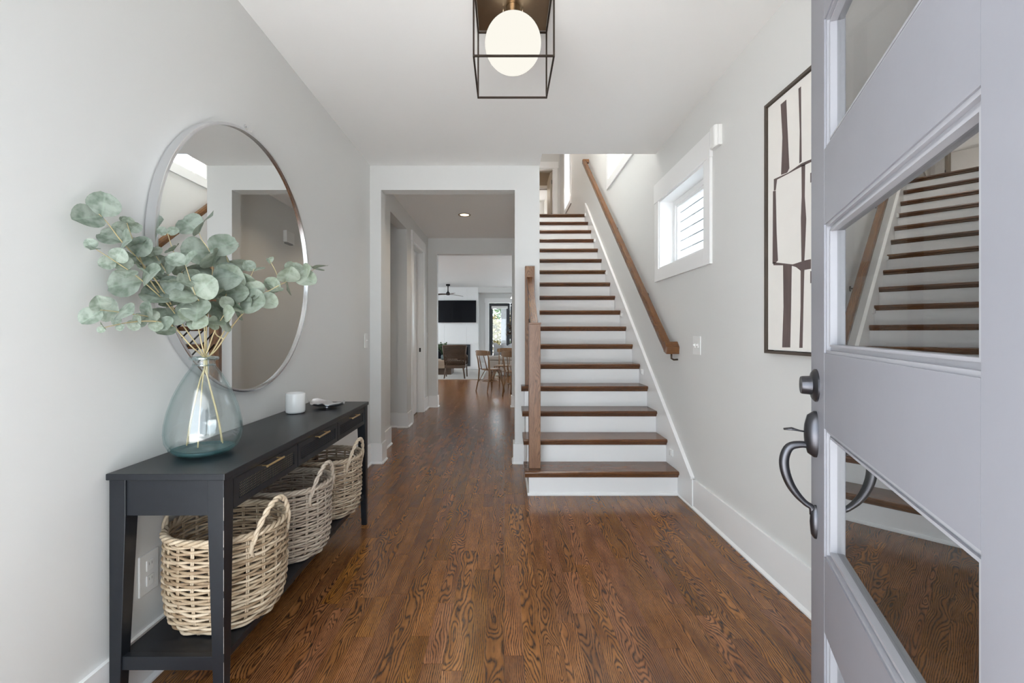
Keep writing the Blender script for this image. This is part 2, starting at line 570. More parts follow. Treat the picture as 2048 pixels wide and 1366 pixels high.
def plank_rows(x0, x1, y0, y1, near_lim, lmin=0.45, lmax=1.25):
    global nplank
    i0, i1 = math.floor(x0 / PW), math.ceil(x1 / PW)
    for i in range(i0, i1):
        a, b = max(x0, i * PW), min(x1, (i + 1) * PW)
        if b - a < 0.004:
            continue
        y = y0 - random.uniform(0, 0.8)
        while y < y1:
            ln = random.uniform(lmin, lmax) if random.random() > 0.18 else random.uniform(0.22, 0.4)
            ya, yb = max(y, y0), min(y + ln, y1)
            y += ln
            if yb - ya < 0.01:
                continue
            rnd = random.random()
            cx = (i + 0.5) * PW
            off = random.uniform(0, 40)

            def g(p, nrm, cx=cx, off=off):
                return (p[0] - cx, p[1] + off)
            zt = random.uniform(-0.0004, 0.0)
            e = 0.0004
            near = ya < near_lim and nplank < 300
            mb = MB() if near else planks_far
            mb.box(a + e, b - e, ya + e, yb - e, -0.016, zt, rnd, g)
            if near:
                nplank += 1
                mb.build('plank', 'floor_oak', floor)


plank_rows(LW - 0.02, RW, 0.3, 3.40, 6.6)
plank_rows(LW - 0.02, 0.21, 3.40, 7.6, 6.6)
plank_rows(-2.6, LW - 0.02, 4.8, 7.5, 0)
plank_rows(-3.6, RW, 7.6, 15.7, 0)
pf = planks_far.build('far_planks', 'floor_oak', floor)
pf['kind'] = 'stuff'

# unseen slab outside the open front, made pale to bounce daylight in
struct('ground_bounce_slab', MB().box(-6, 6, -6, 0.25, -0.3, -0.03), 'bounce_concrete', 'unseen pale slab added to bounce daylight into the entry')
struct('ceiling_sky_blocker', MB().box(-2.6, 1.62, -1.7, 0.25, 2.75, 2.95), 'white_trim')  # unseen roof added to cut the high sky light
struct('ground', MB().box(1.47, 40, -30, 60, -0.5, -0.3).box(-40, -3.9, -30, 60, -0.5, -0.3).box(-3.9, 1.47, 16, 60, -0.5, -0.3), 'concrete')

# left wall, entry and hall in one plane, with a side passage and a hall door
w = MB()
slab_grid(w, 0, LW - T, LW, (0.3, 7.54), (0, CEIL), [(4.95, 5.80, 0, 2.53), (6.15, 6.95, 0, 2.44)])
struct('wall_left', w, 'wall_paint', 'pale grey painted wall with the round mirror and console')

# unseen front wall, shaped to cut daylight; left side stays open
w = MB().box(0.50, RW + 0.16, 0.20, 0.34, 0, CEIL).box(LW - T, 0.50, 0.20, 0.34, 2.2, CEIL)
struct('wall_front_blocker', w, 'wall_paint', 'unseen pale grey front wall shaped to cut daylight beside the door')

# unseen wall added forward of the entry to block daylight from the right
struct('wall_daylight_blocker', MB().box(1.62, 1.8, -5.0, 0.20, -0.3, 3.4).box(1.30, 1.8, 0.05, 0.20, 0, 3.4), 'siding', 'added blue-grey wall blocking daylight beside the entry')

# right wall with three windows
WIN = {1: (2.95, 3.82, 1.74, 2.31), 2: (4.15, 5.66, 3.12, 4.75), 3: (8.93, 9.75, 3.83, 5.2)}
w = MB()
FILL_WIN = [(8.0, 11.0, 0.9, 2.5), (11.5, 15.0, 0.9, 2.5)]  # unseen windows added to bring daylight into the living room
slab_grid(w, 0, RW, RW + 0.16, (0.3, 15.9), (0, UC + 0.2), list(WIN.values()) + FILL_WIN)
struct('wall_right', w, 'wall_paint', 'pale grey painted wall beside the stairs')

# wall with the opening to the hall
w = MB()
slab_grid(w, 1, FW0, FW1, (LW - T, SL), (0, CEIL), [(-1.135, 0.10, 0, 2.525)])
struct('wall_far', w, 'wall_paint', 'pale grey wall with the square opening to the hall')
# wall between hall and stairs, up through the storey
w = MB().box(0.21, SL, FW1, 7.19, 0, UC).box(0.21, SL, 3.79, FW1, CEIL + 0.32, UC).box(0.21, SL, FW0, FW1, CEIL, CEIL + 0.32).box(0.21, SL, 7.19, HW1, 0, 3.0)
struct('wall_stair', w, 'wall_paint', 'pale grey wall closing the stairs from the hall')
# end of hall
w = MB()
slab_grid(w, 1, HW0, HW1, (-3.6, RW), (0, CEIL), [(-1.09, 0.13, 0, 2.493)])
struct('wall_hall', w, 'wall_paint', 'pale grey wall with the opening from hall to living room')
# side passage behind the hall's left wall
w = MB().box(-2.7, -2.6, 4.8, 7.4, 0, CEIL).box(-2.7, LW - T, 4.75, 4.85, 0, CEIL).box(-2.6, LW - T, 5.83, 5.95, 0, CEIL)
struct('wall_passage', w, 'wall_paint')

# living room
LX0, LX1, LB = -3.6, RW, 15.9
w = MB()
slab_grid(w, 0, LX0 - T, LX0, (HW1, LB), (0, CEIL), [(8.0, 11.0, 0.9, 2.5), (11.5, 15.0, 0.9, 2.5)])  # unseen openings cut in to let more sky light reach this room
struct('wall_living', w, 'wall_paint')
w = MB()
slab_grid(w, 1, 15.75, LB, (LX0, LX1), (0, CEIL), [(-0.52, 0.95, 0, 2.26)])
struct('wall_back', w, 'wall_paint', 'cool grey back wall of the living room')
w = MB().box(-0.86, LX1, 15.2, 15.75, 2.57, CEIL)
struct('wall_soffit', w, 'wall_paint')

# unseen wall added to keep the sun off those openings
struct('wall_sun_blocker', MB().box(-7.3, -7.0, 5.0, 19.0, -0.3, 6.2), 'bounce_concrete')
# ceilings
w = MB()
slab_grid(w, 2, CEIL, CEIL + 0.32, (LW - T, RW), (0.25, FW0), [(SL, RW, 3.93, FW0)])
struct('ceiling', w, 'ceiling_paint', 'white painted ceiling of the entry')
w = MB().box(-2.7, 0.21, FW0, 7.5, CEIL, CEIL + 0.32).box(-0.5, SL, 7.19, 7.5, 3.0, 3.07)
struct('ceiling_hall', w, 'ceiling_paint', 'white ceiling of the hall')
struct('ceiling_living', MB().box(LX0 - T, LX1, 7.5, LB, CEIL, CEIL + 0.24), 'ceiling_paint', 'white ceiling of the living room')
# upper storey
w = MB().box(SL - 0.12, RW, 3.79, 3.93, CEIL + 0.3, UC)           # closes the stairwell towards the front
w.box(-0.92, -0.8, 7.19, 15.0, 3.0, UC).box(-0.92, SL, 7.07, 7.19, 3.0, UC)
slab_grid(w, 1, 10.67, 10.80, (-0.92, RW), (3.0, UC), [(0.25, 1.16, 3.0, 5.07)])
struct('wall_upper', w, 'wall_paint')
w = MB()
slab_grid(w, 1, 12.2, 12.32, (-0.92, RW), (3.0, UC), [(0.45, 1.19, 3.0, 5.08)])
w.box(1.30, 1.309, 10.8, 12.2, 3.0, UC)
struct('wall_bedroom', w, 'tan_paint')
w = MB()
slab_grid(w, 1, 14.9, 15.0, (-0.92, RW), (3.0, UC), [(0.95, 1.25, 3.9, 5.0)])
struct('wall_bath', w, 'white_trim')
struct('ceiling_upper', MB().box(-0.92, RW + 0.16, 3.7, 15.0, UC, UC + 0.15), 'ceiling_paint')
struct('floor_upper', MB().box(-0.92, RW, 7.44, 15.0, 3.0, 3.092), 'stair_oak')

# ------------------------------------------------------------------ baseboards
BH = 0.185


def base_run(mb, axis, face, a0, a1, side, z0=0.0, h=BH):
    """board on a wall face; axis = run axis (0 or 1); side = +1/-1 towards the room"""
    t, s = 0.014 * side, 0.026 * side
    if axis == 1:
        mb.box(min(face, face + t), max(face, face + t), a0, a1, z0, z0 + h)
        mb.prism([(face, z0), (face + s, z0), (face + s, z0 + 0.008), (face + t, z0 + 0.02), (face, z0 + 0.02)] if side > 0 else
                 [(face, z0), (face, z0 + 0.02), (face + t, z0 + 0.02), (face + s, z0 + 0.008), (face + s, z0)], 1, a0, a1)
    else:
        mb.box(a0, a1, min(face, face + t), max(face, face + t), z0, z0 + h)
        mb.prism([(face, z0), (face + s, z0), (face + s, z0 + 0.008), (face + t, z0 + 0.02), (face, z0 + 0.02)], 0, a0, a1)
    return mb


mb = MB()
base_run(mb, 1, LW, 0.3, FW0, 1)
base_run(mb, 1, LW, FW1, 4.95, 1)
base_run(mb, 1, LW, 5.80, 6.05, 1)
base_run(mb, 1, LW, 7.05, HW0, 1)
base_run(mb, 0, 5.80, LW - T, LW + 0.0145, -1)
struct('baseboard_left', mb, 'white_trim', 'tall white baseboard along the wall with the console')
mb = MB()
base_run(mb, 1, RW, 0.3, 3.37, -1, h=0.2)
struct('baseboard_right', mb, 'white_trim', 'tall white baseboard leading to the stairs')
mb = MB()
base_run(mb, 0, FW0, LW, -1.135 + 0.0145, -1)
base_run(mb, 1, -1.135, FW0 - 0.013, FW1 + 0.013, 1)
base_run(mb, 0, FW1, LW, -1.135 + 0.0145, 1)
base_run(mb, 0, FW0, 0.10 - 0.0145, 0.1845, -1)
base_run(mb, 1, 0.10, FW0 - 0.013, FW1 + 0.013, -1)
struct('baseboard_far', mb, 'white_trim')
mb = MB()
base_run(mb, 0, HW0, LW, -1.09 + 0.0145, -1)
base_run(mb, 1, -1.09, HW0 - 0.013, HW1, 1)
base_run(mb, 0, HW0, 0.13 - 0.0145, 0.21, -1)
base_run(mb, 1, 0.13, HW0 - 0.013, HW1, -1)
base_run(mb, 1, 0.21, FW1, HW0, -1)
base_run(mb, 0, 5.83, -2.6, LW - T, -1)
struct('baseboard_hall', mb, 'white_trim')
mb = MB()
base_run(mb, 0, 15.75, -0.86, -0.66, -1)
struct('baseboard_back', mb, 'white_trim')

# ------------------------------------------------------------------ hall door (white, in the left wall of the hall)
hd = thing('door_2', 'white hallway door with flat casing in the left wall', 'door', (LW, 6.55, 0), kind='structure')
m = MB()
m.box(LW, LW + 0.018, 6.06, 6.15, 0, 2.44).box(LW, LW + 0.018, 6.95, 7.04, 0, 2.44)
m.box(LW, LW + 0.024, 6.04, 7.06, 2.44, 2.58)
m.build('casing', 'white_trim', hd, bevel=0.002)
m = MB().box(LW - T, LW, 6.15, 6.168, 0, 2.44).box(LW - T, LW, 6.932, 6.95, 0, 2.44).box(LW - T, LW, 6.168, 6.932, 2.422, 2.44)
m.box(LW - 0.075, LW - 0.055, 6.92, 6.932, 0, 2.422)
m.build('jamb', 'white_trim', hd)
MB().box(LW - T, LW - T + 0.035, 6.17, 6.93, 0.01, 2.42).build('leaf', 'white_trim', hd)
MB().box(LW - 0.055, LW - 0.03, 6.926, 6.933, 0.92, 0.98).build('strike_plate', 'dark_metal', hd)

# ------------------------------------------------------------------ windows
def window(n, label, y0, y1, z0, z1, top=0.16, side=0.09, bot=0.10, stop_wide=True):
    t = thing('window_%d' % n, label, 'window', (RW, (y0 + y1) / 2, z0), kind='structure')
    x = RW
    MB().box(x - 0.018, x, y0 - side, y0, z0 - bot, z1).build('casing', 'white_trim', t, bevel=0.0015)
    MB().box(x - 0.018, x, y1, y1 + side, z0 - bot, z1).build('casing', 'white_trim', t, bevel=0.0015)
    MB().box(x - 0.021, x, y0 - side - 0.006, y1 + side + 0.006, z1, z1 + top).build('head_casing', 'white_trim', t, bevel=0.0015)
    MB().box(x - 0.018, x, y0, y1, z0 - bot, z0).build('bottom_casing', 'white_trim', t, bevel=0.0015)
    j = MB()
    slab_grid(j, 0, x - 0.006, x + 0.16, (y0 - 0.002, y1 + 0.002), (z0 - 0.002, z1 + 0.002), [(y0 + 0.012, y1 - 0.012, z0 + 0.012, z1 - 0.012)])
    j.build('jamb', 'white_trim', t)
    s = MB()
    slab_grid(s, 0, x + 0.105, x + 0.15, (y0 + 0.012, y1 - 0.012), (z0 + 0.012, z1 - 0.012), [(y0 + 0.05, y1 - 0.05, z0 + 0.05, z1 - 0.05)])
    s.build('sash', 'white_trim', t, bevel=0.003)
    s = MB()
    slab_grid(s, 0, x + 0.118, x + 0.142, (y0 + 0.05, y1 - 0.05), (z0 + 0.05, z1 - 0.05), [(y0 + 0.072, y1 - 0.072, z0 + 0.072, z1 - 0.072)])
    s.build('glazing_bead', 'white_trim', t, bevel=0.002)
    MB().box(x + 0.128, x + 0.132, y0 + 0.068, y1 - 0.068, z0 + 0.068, z1 - 0.068).build('pane', 'window_glass', t)
    return t


window(1, 'small deep white-trimmed window beside the handrail, grey siding outside', *WIN[1])
window(2, 'bright white-trimmed window high above the stairs, cut by the ceiling', *WIN[2], bot=0.11)
window(3, 'narrow bright window on the upper landing at the top of the stairs', *WIN[3])

for i, (y0, y1, z0, z1) in enumerate(FILL_WIN):
    t = thing('window_%d' % (4 + i), 'unseen side window added to light the living room', 'window', (RW, (y0 + y1) / 2, z0), kind='structure')
    m = MB()
    slab_grid(m, 0, RW + 0.08, RW + 0.13, (y0, y1), (z0, z1), [(y0 + 0.06 + k * (y1 - y0 - 0.06) / 3, y0 + (k + 1) * (y1 - y0 - 0.06) / 3, z0 + 0.06, z1 - 0.06) for k in range(3)])
    m.build('sash', 'white_trim', t)
    MB().box(RW + 0.10, RW + 0.104, y0 + 0.05, y1 - 0.05, z0 + 0.05, z1 - 0.05).build('pane', 'window_glass', t)

# the neighbour's wall seen through the small window
nb = thing('neighbouring_house', 'blue-grey lap-sided house wall seen through the small deep window', 'house', (5.2, 9.0, -0.3))
MB().box(5.22, 5.4, 4.0, 18.0, -0.3, 5.0).build('sheathing', 'siding', nb)
sb = None
for k in range(19):
    z = -0.28 + k * 0.28
    m = MB()
    m.prism([(5.22, z), (5.175, z), (5.202, z + 0.295), (5.22, z + 0.295)][::-1], 1, 4.0, 18.0)
    m.build('siding_board', 'siding', nb)

# ------------------------------------------------------------------ staircase
R, G = 0.182, 0.241
Y1 = 3.343                     # nosing of the first tread
SX1 = 1.288                    # right end of treads
st = thing('staircase', 'straight staircase with dark oak treads and white risers', 'staircase', (0.74, 3.35, 0))


def wgrain(axis, seed):
    rr = random.Random(seed)
    return grain_along(axis, rr.uniform(-0.03, 0.03), rr.uniform(0, 40))


for k in range(1, 18):
    yn = Y1 + (k - 1) * G
    zt = k * R
    yb = yn + G + 0.034
    x0 = 0.155 if k <= 3 else SL + 0.001
    rnd = random.random()
    prof = [(yn + 0.012, zt), (yn + 0.003, zt - 0.004), (yn, zt - 0.012), (yn + 0.002, zt - 0.022), (yn + 0.010, zt - 0.028),
            (yn + 0.014, zt - 0.031), (yn + 0.016, zt - 0.040), (yn + 0.026, zt - 0.048), (yn + 0.033, zt - 0.048), (yb, zt - 0.030), (yb, zt)]
    g = grain_along(0, yn + 0.1 + random.uniform(-0.05, 0.05), random.uniform(0, 40))
    if k == 17:
        prof = prof[:-2] + [(yn + 0.3, zt - 0.03), (yn + 0.3, zt)]
    if k == 4:
        m = MB()
        m.prism(prof, 0, SL + 0.001, SX1, rnd, g)
        p4 = prof[:-2] + [(4.199, zt - 0.030), (4.199, zt)]
        m.prism(p4, 0, 0.155, SL + 0.001, rnd, g)
    else:
        m = MB().prism(prof, 0, x0, SX1, rnd, g)
    m.build('tread', 'tread_oak', st)
    # riser
    yr = yn + 0.033
    xr = 0.186 if k <= 4 else SL + 0.001
    MB().box(xr, SX1, yr, yr + 0.018, (k - 1) * R + (0.0 if k == 1 else -0.004), zt - 0.030).build('riser', 'white_trim', st)
# shoe under the first riser
MB().prism([(3.376, 0), (3.364, 0), (3.364, 0.010), (3.370, 0.020), (3.376, 0.020)][::-1], 0, 0.174, SX1, ).build('shoe_moulding', 'white_trim', st)
# closed white string on the open side
poly = [(3.378, 0), (4.199, 0)]
for k in (4, 3, 2, 1):
    yn = Y1 + (k - 1) * G + 0.033
    poly += [(min(4.199, yn + G + 0.002), k * R - 0.032), (yn + 0.002, k * R - 0.032)]
MB().prism(poly, 0, 0.1855, 0.20).build('side_string', 'white_trim', st)
MB().prism([(0.186, 0), (0.174, 0), (0.174, 0.010), (0.180, 0.020), (0.186, 0.020)], 1, 3.3655, 4.172).build('shoe_moulding', 'white_trim', st)
# skirt board on the right wall
def nl(y, d):
    return R + (y - Y1) * R / G + d
ys0, ys1 = 3.12, 7.26
poly = [(3.12, 0.0), (3.9, 0.0), (ys1, nl(ys1, -0.42)), (ys1, 3.092 + 0.19), (7.16, nl(7.16, 0.155) - 0.02), (3.14, 0.2), (3.12, 0.2)]
MB().prism(poly, 0, 1.289, RW - 0.0005).build('skirt_board', 'white_trim', st)
cap = []
m = MB()
p0, p1 = (3.13, 0.197), (7.16, nl(7.16, 0.135))
m.prism([(p0[0], p0[1]), (p1[0], p1[1]), (p1[0], p1[1] + 0.016), (p0[0], p0[1] + 0.016)], 0, 1.283, RW - 0.0005)
m.build('skirt_cap', 'white_trim', st)

# newel posts, rail, rods
nx0, nx1 = 0.189, 0.276
ny0 = 3.432
m = MB().box(nx0, nx1, ny0, ny0 + 0.087, R, 1.270, 0.31, grain_along(2, 0.23, 3.3))
m.build('newel_post', 'post_oak', st, bevel=0.002)
m = MB().box(nx0 - 0.001, nx1 + 0.004, ny0 - 0.002, ny0 + 0.092, 1.270, 1.283, 0.31, grain_along(0, 3.45, 1.3))
m.build('newel_cap', 'post_oak', st, bevel=0.002)
m = MB().box(0.192, 0.279, 4.150, 4.199, 4 * R, 1.815, 0.62, grain_along(2, 0.24, 7.3))
m.build('wall_newel', 'post_oak', st, bevel=0.002)
ra, rb = (ny0 + 0.05, 1.255), (4.151, 1.700)
m = MB()
m.prism([(ra[0], ra[1] - 0.045), (rb[0], rb[1] - 0.045), (rb[0], rb[1] + 0.018), (ra[0], ra[1] + 0.018)], 0, 0.205, 0.263, 0.77, grain_along(1, 0.24, 5.0))
m.build('handrail', 'stair_oak', st, bevel=0.006)
for k in range(5):
    d = -0.14 - k * 0.115
    m = MB().tube([(0.232, ny0 + 0.08, ra[1] + 0.02 + d), (0.232, 4.155, rb[1] + d)], 0.007, 8)
    m.build('rail_rod', 'dark_metal', st, smooth=True)

# handrail on the right wall
hr = thing('wall_handrail', 'long dark oak handrail climbing the wall beside the stairs', 'handrail', (1.30, 3.45, 1.0))
A = Vector((1.238, 3.45, 1.100))
B = Vector((1.238, 7.02, 3.845))


def rail_sweep(m, a, b, w_, h_, rnd, g):
    d = (b - a).normalized()
    up = Vector((1, 0, 0)).cross(d)
    up = -up if up.z < 0 else up
    s = Vector((1, 0, 0))
    prof = [(-0.5, -0.25), (-0.42, -0.5), (0.42, -0.5), (0.5, -0.25), (0.5, 0.2), (0.36, 0.5), (-0.36, 0.5), (-0.5, 0.2)]
    vs = [a + s * (p[0] * w_) + up * (p[1] * h_) for p in prof] + [b + s * (p[0] * w_) + up * (p[1] * h_) for p in prof]
    n = len(prof)
    fs = [tuple(range(n)), tuple(range(n, 2 * n))[::-1]]
    for i in range(n):
        j = (i + 1) % n
        fs.append((j, i, n + i, n + j))
    m.add(vs, fs, rnd, g)
    return m


rail_sweep(MB(), A, B, 0.056, 0.062, 0.43, grain_along(1, 1.24, 2.0)).build('rail', 'stair_oak', hr)
m = MB().prism([(3.398, 1.045), (3.455, 1.062), (3.475, 1.125), (3.430, 1.140), (3.390, 1.10)][::-1], 0, 1.211, RW - 0.0005, 0.12, grain_along(0, 3.4, 9.0))
m.build('rail_return', 'stair_oak', hr, bevel=0.004)
m = MB().box(1.211, RW - 0.0005, 7.0, 7.055, 3.83, 3.885, 0.2, grain_along(0, 7, 3.0))
m.build('rail_return', 'stair_oak', hr, bevel=0.004)
for f in (0.015, 0.19, 0.5, 0.93):
    p = A.lerp(B, f)
    m = MB().tube([(p.x, p.y, p.z - 0.026), (p.x + 0.004, p.y, p.z - 0.055), (RW - 0.02, p.y, p.z - 0.075), (RW - 0.001, p.y, p.z - 0.075)], 0.006, 8)
    m.lathe([(0.022, 0), (0.020, 0.006), (0.008, 0.008)], (RW - 0.009, p.y, p.z - 0.075), 16, axis=0)
    m.build('bracket', 'bronze', hr, smooth=True, autosmooth=40)

MB().tube([(1.262, 3.43, 1.052), (1.262, 3.43, 1.012), (1.28, 3.43, 1.002), (RW - 0.001, 3.43, 1.004)], 0.007, 10).build('bracket', 'bronze', hr, smooth=True)

# small stair night lights on the skirt
for i, (k, lab) in enumerate(((2, 'lowest small white night light on the stair skirt'), (5, 'second lowest small white night light on the stair skirt'),
                              (8, 'third small white night light up the stair skirt'), (11, 'fourth small white night light up the stair skirt'),
                              (14, 'fifth small white night light up the stair skirt'), (17, 'topmost small white night light on the stair skirt'))):
    yc = 3.49 + 0.7375 * i
    zc = 0.287 + 0.5565 * i
    t = thing('night_light', lab, 'night light', (1.289, yc, zc), group='night lights on the stair skirt')
    MB().box(1.277, 1.2885, yc - 0.03, yc + 0.026, zc - 0.025, zc + 0.025).build('body', 'plastic', t, bevel=0.003)
    MB().box(1.268, 1.277, yc - 0.024, yc + 0.012, zc - 0.019, zc + 0.019).build('lens', 'ceramic', t, bevel=0.003)

# ------------------------------------------------------------------ front door (open, seen from outside)
ANG = math.radians(23.6)
DW, DT, DHt = 0.956, 0.045, 2.13
fd = thing('door_1', 'open grey front door with four glass lights and dark handleset', 'door', (0.461, 0.374, 0.0), rotz=math.pi / 2 - ANG, kind='structure')
ORG['door_1'] = Vector((0, 0, 0))
L0, L1 = 0.125, 0.810
LZ = [(0.153, 0.467), (0.653, 0.967), (1.152, 1.467), (1.651, 1.970)]


def dp(m, *a, **k):
    return m.build(*a, world=False, **k)


dp(MB().box(0, L0, -DT, 0, 0.012, DHt), 'hinge_stile', 'door_paint', fd, bevel=0.002)
dp(MB().box(L1, DW, -DT, 0, 0.012, DHt), 'lock_stile', 'door_paint', fd, bevel=0.002)
zz = [0.012] + [z for ab in LZ for z in ab] + [DHt]
for i in range(0, len(zz), 2):
    dp(MB().box(L0, L1, -DT, -0.0006, zz[i], zz[i + 1]), 'rail', 'door_paint', fd)
for (za, zb) in LZ:
    fr = MB()
    # stepped glazing bead round the light
    for (i0, i1, d) in ((0.0, 0.007, -0.004), (0.007, 0.016, -0.012), (0.016, 0.021, -0.008)):
        slab_grid(fr, 1, -DT + 0.003, d, (L0 + i0, L1 - i0), (za + i0, zb - i0), [(L0 + i1, L1 - i1, za + i1, zb - i1)])
    dp(fr, 'glazing_bead', 'door_edge', fd)
    gl = dp(MB().box(L0 + 0.012, L1 - 0.012, -0.026, -0.022, za + 0.012, zb - 0.012), 'glass_light', 'door_glass', fd)
# deadbolt
HX = 0.893
db = dp(MB().lathe([(0.043, 0.0), (0.043, 0.004), (0.036, 0.010), (0.025, 0.012), (0.0235, 0.032), (0.022, 0.035), (0.012, 0.035), (0.0, 0.033)], (HX, 0, 1.064), 28, axis=1), 'deadbolt', 'pewter', fd, smooth=True, autosmooth=35)
# handleset
hs = MB().lathe([(0.029, 0.0), (0.029, 0.006), (0.024, 0.020), (0.013, 0.026), (0.0, 0.028)], (HX, 0, 0), 28, axis=1, sx=2.1)
hs.v = [(p[0], p[1], p[2] + 0.936) for p in hs.v]
plate = dp(hs, 'upper_rose', 'pewter', fd, smooth=True, autosmooth=50)
hs = MB().tube([(HX, 0.016, 0.940), (HX, 0.036, 0.942), (HX, 0.055, 0.946), (HX, 0.074, 0.944)], [0.006, 0.006, 0.012, 0.007], 12, flat=0.35)
dp(hs, 'thumb_latch', 'pewter', fd, smooth=True)
gp = []
ctrl = [(0.014, 0.905), (0.036, 0.906), (0.060, 0.897), (0.072, 0.868), (0.071, 0.835), (0.060, 0.800), (0.043, 0.772), (0.024, 0.752), (0.010, 0.742), (0.008, 0.72)]
for i in range(len(ctrl) - 1):
    for s in range(4):
        f = s / 4
        p0 = ctrl[max(i - 1, 0)]; p1 = ctrl[i]; p2 = ctrl[i + 1]; p3 = ctrl[min(i + 2, len(ctrl) - 1)]
        q = []
        for c in (0, 1):
            q.append(0.5 * (2 * p1[c] + (p2[c] - p0[c]) * f + (2 * p0[c] - 5 * p1[c] + 4 * p2[c] - p3[c]) * f * f + (3 * p1[c] - p0[c] - 3 * p2[c] + p3[c]) * f ** 3))
        gp.append((HX, q[0], q[1]))
n_ = len(gp)
rad = [0.0075 + 0.0045 * math.sin(math.pi * min(1, i / (n_ * 0.75))) for i in range(n_)]
dp(MB().tube(gp, rad, 12), 'grip', 'pewter', fd, smooth=True)
hs = MB().lathe([(0.017, 0.0), (0.017, 0.005), (0.013, 0.012), (0.0, 0.015)], (HX, 0, 0), 24, axis=1, sx=2.6)
hs.v = [(p[0], p[1], p[2] + 0.706) for p in hs.v]
dp(hs, 'lower_rose', 'pewter', fd, smooth=True, autosmooth=50)
for z in (0.25, 1.07, 1.9):
    dp(MB().tube([(-0.006, -0.05, z - 0.05), (-0.006, -0.05, z + 0.05)], 0.007, 10), 'hinge', 'pewter', fd, smooth=True)
# inside knob
dp(MB().lathe([(0.03, 0.0), (0.03, -0.006), (0.012, -0.01), (0.012, -0.03), (0.026, -0.04), (0.026, -0.055), (0.0, -0.062)], (HX, -DT, 0.93), 24, axis=1), 'knob', 'pewter', fd, smooth=True, autosmooth=40)

# ------------------------------------------------------------------ console table
TX0, TX1, TY0, TY1 = -1.222, -0.857, 1.395, 2.885
TZ = 0.769
ct = thing('console_table', 'long black console table with three cane-fronted drawers and a low shelf', 'table', (-1.04, 2.14, 0))
MB().box(TX0, TX1, TY0, TY1, TZ - 0.020, TZ).build('table_top', 'black_paint', ct, bevel=0.002)
AB = 0.637
lx0, lx1, ly0, ly1 = TX0 + 0.006, TX1 - 0.006, TY0 + 0.006, TY1 - 0.006
LWd = 0.050


def leg(xo, yo, sx, sy):
    """tapered leg: outer corner xo, yo; inward directions sx, sy"""
    m = MB()
    rows = [(TZ - 0.0205, LWd), (AB, LWd), (0.0, 0.030)]
    vs = []
    for z, w_ in rows:
        x2, y2 = xo + sx * w_, yo + sy * w_
        xs, ys = (min(xo, x2), max(xo, x2)), (min(yo, y2), max(yo, y2))
        vs += [(xs[0], ys[0], z), (xs[1], ys[0], z), (xs[1], ys[1], z), (xs[0], ys[1], z)]
    fs = [(0, 1, 2, 3), (11, 10, 9, 8)]
    for r_ in range(2):
        for k in range(4):
            l = (k + 1) % 4
            fs.append((r_ * 4 + k, (r_ + 1) * 4 + k, (r_ + 1) * 4 + l, r_ * 4 + l))
    m.add(vs, fs)
    return m.build('leg', 'black_paint', ct, bevel=0.0015)


leg(lx0, ly0, 1, 1); leg(lx1, ly0, -1, 1); leg(lx0, ly1, 1, -1); leg(lx1, ly1, -1, -1)
MB().box(lx0 + LWd, lx1 - LWd, ly0 + 0.006, ly0 + 0.024, AB, TZ - 0.0205).build('side_apron', 'black_paint', ct)
MB().box(lx0 + LWd, lx1 - LWd, ly1 - 0.024, ly1 - 0.006, AB, TZ - 0.0205).build('side_apron', 'black_paint', ct)
MB().box(lx0 + 0.006, lx0 + 0.024, ly0 + LWd, ly1 - LWd, AB, TZ - 0.0205).build('back_apron', 'black_paint', ct)
MB().box(lx1 - 0.030, lx1 - 0.002, ly0 + LWd, ly1 - LWd, TZ - 0.032, TZ - 0.0205).build('front_rail', 'black_paint', ct)
MB().box(lx0 + 0.024, lx1 - 0.02, ly0 + 0.03, ly1 - 0.03, AB, AB + 0.012).build('drawer_floor', 'black_paint', ct)
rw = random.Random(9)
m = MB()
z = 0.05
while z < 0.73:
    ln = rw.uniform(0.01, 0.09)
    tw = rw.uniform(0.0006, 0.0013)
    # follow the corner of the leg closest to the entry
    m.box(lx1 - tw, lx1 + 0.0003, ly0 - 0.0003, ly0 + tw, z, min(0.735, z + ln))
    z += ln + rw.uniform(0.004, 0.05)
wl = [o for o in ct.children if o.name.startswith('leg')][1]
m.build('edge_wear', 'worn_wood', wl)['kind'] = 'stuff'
# shelf
MB().box(lx0 + 0.012, lx1 - 0.012, ly0 + 0.016, ly1 - 0.016, 0.168, 0.194).build('shelf', 'black_paint', ct, bevel=0.002)
MB().box(lx0 + 0.010, lx1 - 0.010, ly0 + 0.006, ly0 + 0.028, 0.158, 0.200).build('shelf_rail', 'black_paint', ct, bevel=0.0015)
MB().box(lx0 + 0.010, lx1 - 0.010, ly1 - 0.028, ly1 - 0.006, 0.158, 0.200).build('shelf_rail', 'black_paint', ct, bevel=0.0015)
